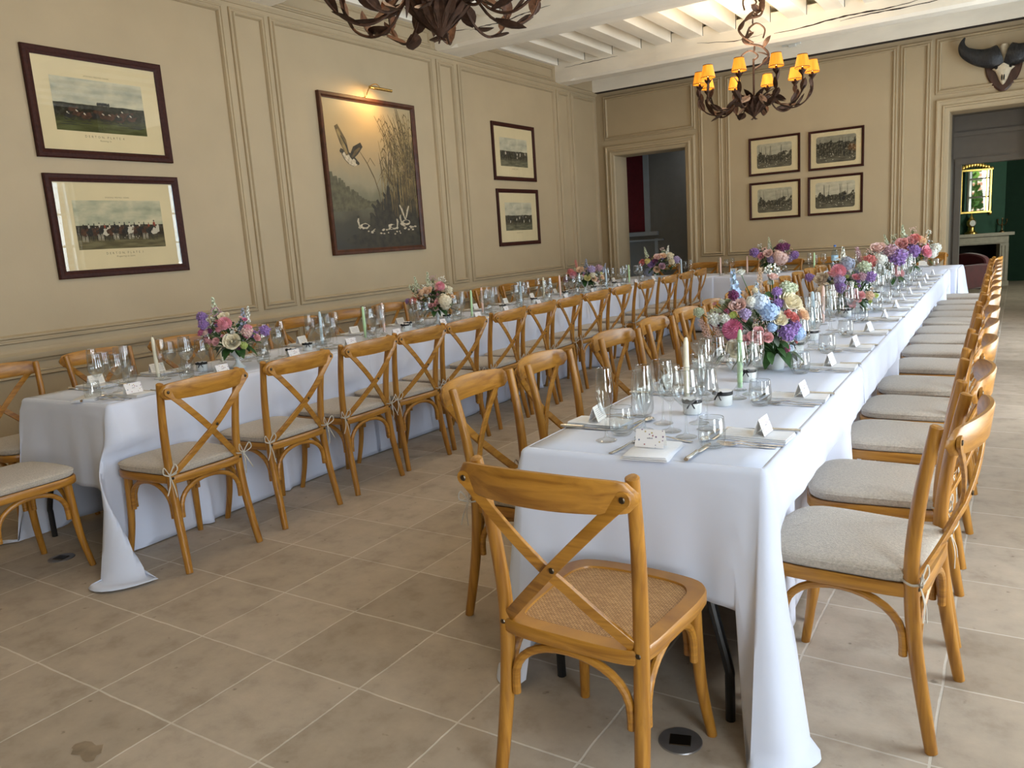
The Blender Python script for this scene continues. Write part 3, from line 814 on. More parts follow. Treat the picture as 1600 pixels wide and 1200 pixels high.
for a in range(4):
    an = a * PI / 2 + .4; mb = MB(); mb.tube(cr([(0, 0, .16), (.05 * math.cos(an), .05 * math.sin(an), .13), (.10 * math.cos(an), .10 * math.sin(an), .18), (.10 * math.cos(an), .10 * math.sin(an), .23)], 4), .007, 6); mb.lathe([(.018, .22), (.016, .24)], 8, (.10 * math.cos(an), .10 * math.sin(an), 0)); mb.build('arm', 'bronze', cd)
# fire screen and velvet chair
fs = empty('fire_screen', (-.545, 16.75, 0), .42); tag(fs, 'low arched wire fire screen standing before the far hearth', 'fire screen')
for i in range(3):
    mb = MB(); x = (i - 1) * .2; pts = cr([(x - .09, 0, 0), (x - .09, 0, .42), (x - .05, 0, .53), (x, 0, .56), (x + .05, 0, .53), (x + .09, 0, .42), (x + .09, 0, 0)], 4); mb.tube(pts, .008, 6)
    for j in range(5): mb.tube([(x - .07 + j * .035, 0, 0), (x - .07 + j * .035, 0, .5)], .0025, 4)
    mb.box((x - .09, -.008, 0), (x + .09, .008, .02)); mb.build('panel', 'brass', fs)
vc = empty('velvet_armchair', (-.87, 15.05, 0), 2.6); tag(vc, 'dark red velvet armchair in the far room before the fireplace', 'armchair')
mb = MB(); pts = cr([(-.36, 0, 0), (-.37, 0, .45), (-.30, 0, .66), (0, 0, .74), (.30, 0, .66), (.37, 0, .45), (.36, 0, 0)], 5)
mb.loft([[(p.x * s_, y - .30, .13 + p.z * s_ * .80) for p in pts] for y, s_ in ((-.07, .96), (-.05, 1), (.05, 1), (.07, .96))], True, True); mb.build('backrest', 'velvet', vc)
mb = MB(); mb.bbox((-.34, -.25, .16), (.34, .36, .42), .03); mb.build('seat', 'velvet', vc)
for s_ in (-1, 1): mb = MB(); mb.bbox((s_ * .34 - .06, -.28, .16), (s_ * .34 + .06, .36, .55), .025); mb.build('armrest', 'velvet', vc)
for x in (-.3, .3):
    for y in (-.28, .30): mb = MB(); mb.tube([(x, y, 0), (x, y, .17)], [.018, .026], 8); mb.build('leg', 'frame_wood', vc)

# ------------------------------------------------------------------ pictures on the walls
def wall_matrix(side, u, z):
    """picture frame of reference: local x to the right, z up, -y towards the room"""
    if side == 'L': return Matrix.Translation((XL, u, z)) @ Matrix.Rotation(PI / 2, 4, 'Z')
    return Matrix.Translation((u, YB, z))
def text_mesh(txt, size, name, mat, parent, loc, shear=0.0):
    c = bpy.data.curves.new('t', 'FONT'); c.body = txt; c.size = size; c.align_x = 'CENTER'; c.shear = shear; c.space_character = 1.15; c.resolution_u = 2
    o = bpy.data.objects.new('t', c); COL.objects.link(o)
    dg = bpy.context.evaluated_depsgraph_get(); dg.update()
    me = bpy.data.meshes.new_from_object(o.evaluated_get(dg))
    bpy.data.objects.remove(o); bpy.data.curves.remove(c)
    me.transform(Matrix.Rotation(PI / 2, 4, 'X'))
    me.materials.clear(); me.materials.append(MATS[mat])
    r = bpy.data.objects.new(name, me); COL.objects.link(r); r.parent = parent; r.location = loc
    return r
def frame_parts(root, W, H, fw, fd, mat):
    prof = [(0, 0), (0, fd * .8), (fw * .12, fd), (fw * .55, fd * .92), (fw * .85, fd * .6), (fw, fd * .55), (fw, 0)]
    mb = MB(); rings = []
    for cu, cv, su, sv in ((-W / 2, -H / 2, 1, 1), (W / 2, -H / 2, -1, 1), (W / 2, H / 2, -1, -1), (-W / 2, H / 2, 1, -1)):
        rings.append([(cu + su * i, -d, cv + sv * i) for i, d in prof])
    mb.loft(rings, closed=False, caps=False, ringclosed=True)
    mb.build('frame', mat, root, angle=20)
    mb = MB(); mb.box((-W / 2 + .01, -.004, -H / 2 + .01), (W / 2 - .01, -.0005, H / 2 - .01)); mb.build('backing', mat, root, smooth=False)
def print_figures(mb, kind, w, h, rg):
    """horses, riders, tree clumps and hounds of the print, flat on its paper"""
    def blob(x, z, a, b_, mi, rot=0, n=9):
        pts = []
        for k in range(n):
            t = 2 * PI * k / n
            r_ = 1 + rg.uniform(-.18, .18)
            px, pz = a * r_ * math.cos(t), b_ * r_ * math.sin(t)
            pts.append((x + px * math.cos(rot) - pz * math.sin(rot), -.0035 - rg.random() * .0006, z + px * math.sin(rot) + pz * math.cos(rot)))
        mb.mat(mi).poly(pts)
    if kind == 'race':
        for i in range(7): blob(-.03 * w + i * .02 * w, .05 * h, .012 * w, .035 * h, 2)
        for i in range(17):
            x = (-.34 + .68 * i / 16 + rg.uniform(-.02, .02)) * w; z = (-.16 + rg.uniform(-.07, .07)) * h
            blob(x, z, .050 * w, .045 * h, 1 if i % 3 else 2, rg.uniform(-.15, .1)); blob(x + .05 * w, z + .03 * h, .02 * w, .02 * h, 1, .5)
            for l in (-.04, -.025, .03, .045): blob(x + l * w, z - .06 * h, .02 * w, .008 * h, 2, rg.uniform(-.9, .9), 6)
            if i % 2 == 0: blob(x - .005 * w, z + .055 * h, .017 * w, .016 * h, 3, -.6, 6); blob(x + .005 * w, z + .085 * h, .009 * w, .014 * h, 2)
        for i in range(9): blob(rg.uniform(-.4, .4) * w, rg.uniform(-.40, -.28) * h, .09 * w, .008 * h, 2)
    elif kind == 'parade':
        for i in range(15):
            x = (-.42 + .80 * i / 14) * w; z = (-.14 + rg.uniform(-.03, .03)) * h
            blob(x, z, .042 * w, .075 * h, (1, 2, 1, 2, 3)[i % 5]); blob(x + .035 * w, z + .06 * h, .014 * w, .04 * h, (1, 2, 1, 2, 3)[i % 5], -.5)
            for l in (-.025, -.01, .012, .027): blob(x + l * w, z - .13 * h, .0035 * w, .075 * h, 2 if i % 3 else 3, 0, 6)
            blob(x, z + .11 * h, .010 * w, .035 * h, 4 if i in (4, 13) else (3 if i % 2 else 2)); blob(x, z + .16 * h, .006 * w, .014 * h, 2)
        blob(.39 * w, .0, .017 * w, .05 * h, 4); blob(.39 * w, .07 * h, .008 * w, .018 * h, 2); blob(.43 * w, -.10 * h, .018 * w, .09 * h, 3)
        for i in range(26): blob(rg.uniform(-.45, .45) * w, rg.uniform(-.30, .0) * h, .004 * w, .018 * h, 3, rg.uniform(-1, 1), 5)
    elif kind == 'far':
        for i in range(20): blob(rg.uniform(-.45, .45) * w, rg.uniform(-.18, -.02) * h, .018 * w, .05 * h, 2 if i % 3 else 3)
    else:
        for i in range(26): blob(rg.uniform(-.46, .46) * w, rg.uniform(-.42, -.16) * h, .016 * w, .016 * h, 3 if i % 2 else 2, rg.uniform(-.6, .6), 6)
        for i in range(7):
            x = rg.uniform(-.45, .45) * w; z0 = -.28 * h; tx = x + rg.uniform(-.05, .05) * w
            mb.mat(2).poly([(x - .008 * w, -.0036, z0), (x + .008 * w, -.0036, z0), (tx + .003 * w, -.0036, .40 * h), (tx - .003 * w, -.0036, .40 * h)])
        if kind == 'hunt_d': blob(.22 * w, -.15 * h, .05 * w, .085 * h, 2); blob(.24 * w, .0, .035 * w, .04 * h, 2)
def picture(side, u, z, W, H, fw, pw, ph, pdx, pdz, kind, pm, label, title=None, sub=None, top=None, seed=1, rounded=0.0):
    root = empty('framed_print'); root.matrix_world = wall_matrix(side, u, z)
    tag(root, label, 'picture', 'framed hunting and racing prints')
    frame_parts(root, W, H, fw, .028, 'frame_wood')
    mb = MB(); mb.box((-W / 2 + fw * .8, -.006, -H / 2 + fw * .8), (W / 2 - fw * .8, -.004, H / 2 - fw * .8)); pap = mb.build('mat_paper', 'paper', root, smooth=False)
    mb = MB(); c_ = []
    r_ = rounded
    if r_:
        for cx, cz, a0 in ((pw / 2 - r_, ph / 2 - r_, 0), (-pw / 2 + r_, ph / 2 - r_, PI / 2), (-pw / 2 + r_, -ph / 2 + r_, PI), (pw / 2 - r_, -ph / 2 + r_, 3 * PI / 2)):
            c_ += [(cx + r_ * math.cos(a0 + t * PI / 8), -.003, cz + r_ * math.sin(a0 + t * PI / 8)) for t in range(5)]
    else: c_ = [(-pw / 2, -.003, -ph / 2), (pw / 2, -.003, -ph / 2), (pw / 2, -.003, ph / 2), (-pw / 2, -.003, ph / 2)]
    mb.poly(c_)
    print_figures(mb, kind, pw, ph, R(seed))
    pr = mb.build('engraving', [pm, 'print_horse', 'print_dark', 'print_white', 'print_redcoat'], root, smooth=False, recalc=False)
    pr.location = (pdx, -.004, pdz)
    if title: text_mesh(title, .024, 'caption', 'ink', pap, (pdx, -.0066, pdz - ph / 2 - .042))
    if sub: text_mesh(sub, .018, 'caption', 'ink', pap, (pdx, -.0066, pdz - ph / 2 - .066), .3)
    if top: text_mesh(top, .013, 'caption', 'ink', pap, (pdx, -.0066, pdz + ph / 2 + .018))
    mb = MB(); mb.box((-W / 2 + fw * .7, -.0145, -H / 2 + fw * .7), (W / 2 - fw * .7, -.013, H / 2 - fw * .7)); mb.build('glass', 'pane_glass', root, smooth=False)
    return root
picture('L', 3.650, 2.630, 1.085, .772, .060, .717, .381, -.010, .005, 'race', 'print_race', 'large framed print of galloping racehorses, upper of the nearest pair on the left wall', 'D E R T O N,  P L A T E  4', 'Running In', 'SPORTING  MEETING  SCENES', 3)
picture('L', 3.662, 1.748, 1.090, .765, .058, .722, .366, .0, .008, 'parade', 'print_parade', 'large framed print of a horse parade, lower of the nearest pair, left wall', 'D E R T O N,  P L A T E  1', 'Preparing to Start', 'SPORTING  MEETING  SCENES', 4)
picture('L', 9.565, 2.625, 1.095, .760, .052, .705, .376, -.010, .0, 'far', 'print_far', 'framed print under clouds, upper of the pair between the painting and the far corner', 'D E R T O N', None, None, 5)
picture('L', 9.580, 1.748, 1.085, .770, .052, .705, .380, .0, .012, 'far', 'print_far', 'framed print of a crowd, lower of the pair between the painting and the far corner', 'D E R T O N', None, None, 6)
HW, HH = .737, .545
picture('B', -3.083, 2.410, HW, HH, .032, .50, .345, 0, 0, 'hunt_a', 'print_hunt_a', 'small framed engraving of a woodland clearing, upper left of the four on the back wall', seed=7, rounded=.03)
picture('B', -2.230, 2.402, HW, HH, .032, .53, .365, 0, 0, 'hunt_b', 'print_hunt_b', 'framed engraving of a dense forest hunt, upper right of the four on the back wall', seed=8, rounded=.03)
picture('B', -3.080, 1.765, HW, HH, .032, .50, .345, 0, 0, 'hunt_c', 'print_hunt_c', 'small framed engraving of trees at dusk, lower left of the four on the back wall', seed=9, rounded=.03)
picture('B', -2.238, 1.770, HW, HH, .032, .53, .365, 0, 0, 'hunt_d', 'print_hunt_d', 'small framed engraving with pale sky, lower right of the four on the back wall', seed=10, rounded=.03)
# the oil painting of wildfowl among reeds
PW, PH = 1.495, 1.625
pt = empty('oil_painting'); pt.matrix_world = wall_matrix('L', 6.655, 2.212)
tag(pt, 'large dark oil painting of ducks and reeds with a picture light above', 'painting')
frame_parts(pt, PW, PH, .055, .045, 'frame_wood_brown')
mb = MB(); cw, ch = PW - .09, PH - .09
mb.poly([(-cw / 2, 0, -ch / 2), (cw / 2, 0, -ch / 2), (cw / 2, 0, ch / 2), (-cw / 2, 0, ch / 2)])
rg = R(21)
lay = [0.0004]
def stroke(pts, wd, mi):
    lay[0] += 0.0000025
    d = -lay[0]
    L_, R_ = [], []
    n = len(pts)
    for i, p in enumerate(pts):
        a = pts[min(i + 1, n - 1)]; b_ = pts[max(i - 1, 0)]
        dx, dz = a[0] - b_[0], a[1] - b_[1]; q = math.hypot(dx, dz) or 1
        ww = wd * (math.sin(PI * (i + .35) / (n - .3)) ** .7) / 2
        L_.append((p[0] - dz / q * ww, d, p[1] + dx / q * ww)); R_.append((p[0] + dz / q * ww, d, p[1] - dx / q * ww))
    mb.mat(mi).loft([L_, R_], closed=False, caps=False)
def blob(x, z, a, b_, mi, rot=0, n=10, j=.15):
    lay[0] += 0.0000025
    pts = []
    for k in range(n):
        t = 2 * PI * k / n; r_ = 1 + rg.uniform(-j, j); px, pz = a * r_ * math.cos(t), b_ * r_ * math.sin(t)
        pts.append((x + px * math.cos(rot) - pz * math.sin(rot), -lay[0], z + px * math.sin(rot) + pz * math.cos(rot)))
    mb.mat(mi).poly(pts)
def clipx(x): return max(-cw / 2 + .005, min(cw / 2 - .005, x))
def clipz(z): return max(-ch / 2 + .005, min(ch / 2 - .005, z))
for i in range(30):   # far bank of trees on the left
    t = i / 29; x = -.68 + .62 * t; hh = .30 * (1 - t) ** 1.3 + .05
    stroke([(x, -.33), (x + rg.uniform(-.01, .01), -.33 + hh * .5), (x + rg.uniform(-.01, .01), -.33 + hh * rg.uniform(.8, 1.15))], .075, 3)
blob(-.45, -.34, .26, .03, 3, .05); blob(-.1, -.28, .2, .02, 3)
for bx, bz, ba, bb in ((.45, -.45, .30, .26), (.55, -.22, .20, .22), (.20, -.52, .25, .16), (.62, -.05, .12, .22), (.1, -.66, .6, .10)): blob(min(bx, cw / 2 - ba), max(bz, -ch / 2 + bb), ba, bb, 2, 0, 26, .12)
for i in range(110):   # dark bank and bush on the right
    x = rg.uniform(-.08, .70); z = rg.uniform(-.70, -.52 + .85 * max(0, x + .05))
    stroke([(clipx(x), z), (clipx(x + rg.uniform(-.06, .06)), z + .09), (clipx(x + rg.uniform(-.12, .12)), clipz(z + .2))], .06, 2)
for i in range(170):  # reeds
    x = max(.06, .70 - abs(rg.gauss(0, .26))); z = rg.uniform(-.45, -.05); L_ = rg.uniform(.25, .95) * (0.55 + .6 * max(0, x + .1)); b_ = rg.uniform(-.5, .25) if i % 3 else rg.uniform(-.15, .1)
    pts = [(clipx(x + b_ * t * t * L_), clipz(z + L_ * t)) for t in (0, .25, .5, .75, 1)]
    stroke(pts, rg.uniform(.006, .014), rg.choice((1, 1, 2, 4)))
    if i % 2 == 0:
        q = pts[rg.choice((2, 3, 3))]; s_ = rg.choice((-1, 1))
        stroke([q, (clipx(q[0] + s_ * .05), clipz(q[1] + .06)), (clipx(q[0] + s_ * .12), clipz(q[1] - .02))], .010, rg.choice((1, 4)))
for x0, z0, hh in ((.17, -.1, .75), (.27, .0, .62), (.42, .1, .45), (.50, .05, .6), (.60, .1, .62), (.35, -.05, .5)):
    pts = [(x0 + .03 * math.sin(t * 3), clipz(z0 + hh * t)) for t in (0, .2, .4, .6, .8, 1)]; stroke(pts, .008, 1)
    for k in range(7):
        q = (x0 + .03 * math.sin((.5 + k * .07) * 3), clipz(z0 + hh * (.5 + k * .07))); s_ = 1 if k % 2 else -1; stroke([q, (q[0] + s_ * .035, clipz(q[1] + .03)), (clipx(q[0] + s_ * .06), clipz(q[1] - .01))], .014, 4 if k % 3 else 1)
for x, z, a, b_, rt in ((.30, .32, .016, .075, .25), (.46, .40, .014, .08, .3), (.22, -.02, .014, .06, .3)): blob(x, z, a, b_, 1, rt)
# the flying duck
stroke([(-.47, .235), (-.42, .205), (-.36, .168), (-.30, .142), (-.25, .13)], .118, 2); stroke([(-.46, .225), (-.42, .195), (-.36, .155), (-.30, .13), (-.26, .125)], .085, 5); blob(-.475, .245, .03, .026, 2); blob(-.255, .135, .03, .02, 2, -.2)
stroke([(-.39, .21), (-.44, .34), (-.525, .50)], .10, 1); stroke([(-.40, .22), (-.455, .34), (-.515, .46)], .05, 4); stroke([(-.37, .22), (-.40, .30), (-.47, .40)], .02, 2); stroke([(-.35, .18), (-.27, .26), (-.17, .325)], .10, 2); stroke([(-.33, .19), (-.27, .245), (-.20, .29)], .035, 1)
# the ducks on the water
for x, z, s_ in ((-.25, -.53, 1), (.22, -.545, -1), (.44, -.50, 1)):
    blob(x, z, .085, .034, 5, .1 * s_); blob(x + .02, z + .012, .05, .018, 2); stroke([(x - .07 * s_, z), (x - .085 * s_, z + .06), (x - .075 * s_, z + .10)], .03, 5); blob(x - .08 * s_, z + .105, .022, .016, 2); blob(x, z - .035, .07, .012, 2)
stroke([(.44, -.46), (.40, -.36), (.36, -.30)], .03, 5); stroke([(.45, -.46), (.49, -.37), (.52, -.31)], .03, 5)
for i in range(34): blob(rg.uniform(-.3, .38), rg.uniform(-.62, -.55), rg.uniform(.010, .024), .009, 5 if i % 2 else 2)
for i in range(10): blob(rg.uniform(.35, .65), rg.uniform(-.58, -.52), .02, .010, 5)
cv = mb.build('canvas', ['oil_painting', 'paint_reed', 'paint_dark', 'paint_trees', 'paint_reed_light', 'paint_pale'], pt, smooth=False, recalc=False)
cv.location = (0, -.014, 0)
mb = MB(); mb.tube(cr([(-.02, -.01, PH / 2 - .02), (-.02, -.03, PH / 2 + .05), (-.02, -.09, PH / 2 + .115), (-.02, -.17, PH / 2 + .12), (-.02, -.22, PH / 2 + .07)], 5), .005, 8)
mb.bbox((-.035, -.02, PH / 2 - .03), (-.005, -.0, PH / 2 + .02), .003); pl = mb.build('picture_light', 'brass', pt)
mb = MB(); mb.tube([(-.19, -.225, PH / 2 + .062), (.15, -.225, PH / 2 + .062)], .016, 12); mb.build('lamp_shade', 'brass', pl)
mb = MB(); mb.tube([(-.17, -.222, PH / 2 + .049), (.13, -.222, PH / 2 + .049)], .002, 8); mb.build('bulb', 'bulb', pl)
Lp = wall_matrix('L', 6.655, 2.212)
add_light('picture_lamp', 'AREA', Lp @ Vector((-.02, -.215, PH / 2 + .038)), 3.6, (1.0, .62, .24), target=Lp @ Vector((-.12, .0, PH / 2 - .33)), size=.26, sizey=.02)

# ------------------------------------------------------------------ the horned trophy over the right door
tr = empty('mounted_skull', (-.25, YB, 3.2)); tag(tr, 'black horned skull on a dark wooden shield above the right doorway', 'trophy')
mb = MB(); sh = cr([(-.20, .12), (-.205, 0), (-.17, -.15), (-.09, -.27), (0, -.335), (.09, -.27), (.17, -.15), (.205, 0), (.20, .12), (0, .17)], 4, True)
mb.loft([[(p.x * s_, -d, p.y * s_) for p in sh] for d, s_ in ((.0, 1), (.018, 1), (.03, .93))], True, True); mb.build('shield', 'shield_wood', tr, angle=30)
mb = MB()
secs = [(.235, .035, .03), (.20, .055, .04), (.12, .040, .045), (.03, .036, .05), (-.02, .06, .055), (-.05, .125, .05), (-.085, .085, .06), (-.14, .062, .06), (-.19, .045, .05), (-.235, .022, .035), (-.25, .008, .02)]
mb.loft([[(hw * math.cos(2 * PI * k / 14), -.05 - d * math.sin(2 * PI * k / 14), z) for k in range(14)] for z, hw, d in secs], True, True)
mb.mat(1)
for s_ in (-1, 1): mb.sphere((s_ * .012, -.11, -.17), .008, 6, 4, (1, 1, 5)); mb.sphere((s_ * .075, -.085, -.045), .018, 8, 5)
mb.build('skull', ['bone', 'soot'], tr)
for s_ in (-1, 1):
    pts = cr([(s_ * .045, -.08, .11), (s_ * .13, -.10, .085), (s_ * .24, -.10, .10), (s_ * .34, -.11, .14), (s_ * .42, -.12, .195), (s_ * .455, -.125, .26), (s_ * .455, -.12, .32), (s_ * .43, -.11, .375)], 4)
    n = len(pts); rad = [(.128 if i / n < .12 else .128 - .05 * (i / n - .12) / .35 if i / n < .47 else max(.010, .078 * (1 - (i / n - .47) / .55))) for i in range(n)]
    mb = MB(); mb.tube(pts, rad, 12, True, up=(0, 0, 1), flat=.55); mb.build('horn', 'horn', tr)

# ------------------------------------------------------------------ chandeliers
def leaf_on(mb, base, d, up, L, W, curl=.3, n=5):
    """a curled tole leaf: a thin shell with a fold along the middle"""
    base, d, up = Vector(base), Vector(d).normalized(), Vector(up)
    up = (up - d * up.dot(d)).normalized(); s_ = d.cross(up)
    rows = []
    for i in range(n + 1):
        t = i / n
        c = base + d * L * (t - .12 * curl * t * t) + up * L * curl * (t * t) * (1 if t < .8 else 1)
        ww = W * math.sin(PI * min(1, .08 + .92 * t)) ** .8 * (1.0 if t < 1 else 0.05)
        rows.append([c - s_ * ww + up * ww * .35, c, c + s_ * ww + up * ww * .35])
    mb.loft(rows, closed=False, caps=False)
    off = up * -.003
    mb.loft([[p + off for p in r_] for r_ in rows], closed=False, caps=False)
def chandelier(loc, label, seed, rz0):
    rg = R(seed)
    root = empty('chandelier', loc); tag(root, label, 'chandelier', 'leafy chandeliers with pleated shades')
    mb = MB(); mb.lathe([(.012, -.02), (.03, .0), (.06, .025), (.11, .08), (.155, .15), (.175, .19), (.165, .19), (.10, .10), (.02, .04)], 28, wob=lambda a, z: 1 + .06 * math.cos(14 * a) * (z / .19))
    for i in range(14):
        a = i * 2 * PI / 14; leaf_on(mb, (.05 * math.cos(a), .05 * math.sin(a), .02), (math.cos(a), math.sin(a), 1.05), (math.cos(a), math.sin(a), -.6), .21, .032, .05)
    for i in range(5):
        a = i * 2 * PI / 5; mb.tube(cr([(0, 0, .0), (.015 * math.cos(a), .015 * math.sin(a), -.03), (.04 * math.cos(a), .04 * math.sin(a), -.045)], 3), [.005] * 6 + [.002], 5)
    mb.build('basket', 'rust', root)
    mb = MB(); mb.tube([(0, 0, .02), (0, 0, .62)], .012, 8)
    for i in range(6):
        a = i * PI / 3 + .3; leaf_on(mb, (.03 * math.cos(a), .03 * math.sin(a), .12), (.55 * math.cos(a), .55 * math.sin(a), 1), (-math.cos(a), -math.sin(a), .2), .22, .040, -.45)
    mb.build('stem', 'rust', root)
    # scrolling vine up to the ceiling
    top = ZC - loc[2] - .02
    mb = MB(); z = .55; s_ = 1; k = 0
    while z < top - .1:
        hh = min(.32, top - z)
        pts = cr([(.0, 0, z - .05), (.12 * s_, 0, z + .02), (.17 * s_, .01, z + .11), (.08 * s_, 0, z + .20), (-.08 * s_, 0, z + .24), (-.12 * s_, 0, z + .30)], 5)
        for p in pts: p.rotate(Matrix.Rotation(.5 + k * .25, 3, 'Z'))
        mb.tube(pts, .013, 7)
        pt2 = cr([(-.12 * s_, 0, z + .0), (-.14 * s_, 0, z + .10), (-.04 * s_, 0, z + .16), (.05 * s_, 0, z + .10), (.0, 0, z + .05)], 5)
        for p in pt2: p.rotate(Matrix.Rotation(.5 + k * .25, 3, 'Z'))
        mb.tube(pt2, .010, 6)
        for q in (4, 9, 14, 19, 23):
            p = pts[q]; a = rg.uniform(0, 6.28); leaf_on(mb, p, (math.cos(a) * .6, math.sin(a) * .6, rg.uniform(.2, 1)), (rg.uniform(-1, 1), rg.uniform(-1, 1), .3), .14, .038, .5)
        p = pt2[12]; leaf_on(mb, p, (.5 * s_, .3, .8), (0, .4, 1), .09, .028, .5)
        z += .29; s_ = -s_; k += 1
    mb.tube([(0, 0, min(z - .1, top - .1)), (0, 0, top)], .010, 7); mb.lathe([(.065, top), (.06, top - .02), (.02, top - .045)], 16)
    mb.build('vine', 'rust', root)
    for i in range(10):
        a = rz0 + i * 2 * PI / 10; rr = .63 if i % 2 == 0 else .60
        def Q(r_, z_, da=0): return (r_ * math.cos(a + da), r_ * math.sin(a + da), z_)
        mb = MB(); pts = cr([Q(.10, .17), Q(.20, .20), Q(.30, .09), Q(.42, .045), Q(.54, .09), Q(rr, .20), Q(rr, .33)], 5)
        mb.tube(pts, .0085, 7)
        for q, L_ in ((6, .16), (11, .17), (16, .15), (21, .13), (24, .12), (27, .10)):
            p = pts[min(q, len(pts) - 1)]; t = (pts[min(q + 1, len(pts) - 1)] - p).normalized() if q + 1 < len(pts) else Vector((0, 0, 1))
            leaf_on(mb, p, t + Vector((rg.uniform(-.4, .4), rg.uniform(-.4, .4), rg.uniform(-.2, .5))), Vector((rg.uniform(-.6, .6), rg.uniform(-.6, .6), 1)), L_ * 1.1, L_ * .30, rg.uniform(.1, .5))
        ar = mb.build('arm', 'rust', root)
        mb = MB()
        for j in range(6):
            b_ = j * PI / 3; c = Q(rr, .34); leaf_on(mb, c, (math.cos(b_), math.sin(b_), .45), (0, 0, 1), .065, .020, .4, 4)
        mb.lathe([(.010, .33), (.022, .35), (.016, .37), (.012, .41)], 10, Q(rr, 0)); mb.build('candle_cup', 'rust', ar)
        mb = MB(); c = Q(rr, 0); n = 48
        mb.lathe([(.078, .405), (.080, .410), (.077, .415), (.052, .535), (.053, .540), (.050, .540), (.074, .414), (.076, .406), (.078, .405)], n, c, wob=lambda a_, z_: 1 + .018 * math.cos(24 * a_))
        mb.mat(1); mb.lathe([(.0805, .403), (.0815, .408), (.079, .413)], 24, c); mb.lathe([(.0535, .534), (.055, .539), (.0535, .543)], 24, c)
        mb.build('lamp_shade', ['shade_silk', 'shade_trim'], ar)
        mb = MB(); mb.sphere((c[0], c[1], .45), .020, 8, 6, (1, 1, 1.8)); mb.build('bulb', 'bulb', ar)
    return root
ch1 = chandelier((-2.80, 3.80, 2.60), 'leafy rust brown chandelier cut off by the top edge, nearest the viewer', 31, .2)
ch2 = chandelier((-2.63, 9.52, 2.66), 'leafy rust brown chandelier with ten lit amber shades before the back wall', 32, .33)
for l in (ch1, ch2):
    add_light('chandelier_glow', 'POINT', (l.location.x, l.location.y, l.location.z + .75), 24, (1.0, .80, .56), radius=.25)
    add_light('shade_top_glow', 'SPOT', (l.location.x, l.location.y, l.location.z + .56), 95, (1.0, .84, .62), spot=2.7, radius=.45, target=(l.location.x, l.location.y, 6))

# ------------------------------------------------------------------ floor outlets and a stain
def outlet(x, y, label):
    t = empty('floor_outlet', (x, y, 0), .3); tag(t, label, 'floor outlet')
    mb = MB(); mb.lathe([(.002, .004), (.046, .004), (.060, .003), (.062, .0)], 32); mb.build('rim', 'grey_metal', t)
    mb = MB(); mb.bbox((-.030, -.026, .003), (.030, .022, .0062), .001); mb.build('lid', 'dark_screw', t, smooth=False)
outlet(-.75, 1.895, 'round metal floor outlet beside the black table leg near the front chair')
outlet(-4.015, 1.885, 'round metal floor outlet under the cushioned chair at the left table end')
rg = R(3); mb = MB()
mb.poly([(-2.30 + .062 * (1 + rg.uniform(-.35, .35)) * math.cos(t * .393), 1.055 + .035 * (1 + rg.uniform(-.4, .4)) * math.sin(t * .393), .0012) for t in range(16)])
tag(mb.build('floor_stain', 'stain', smooth=False), 'small brown stain on a bare floor tile at the lower left', 'stain')

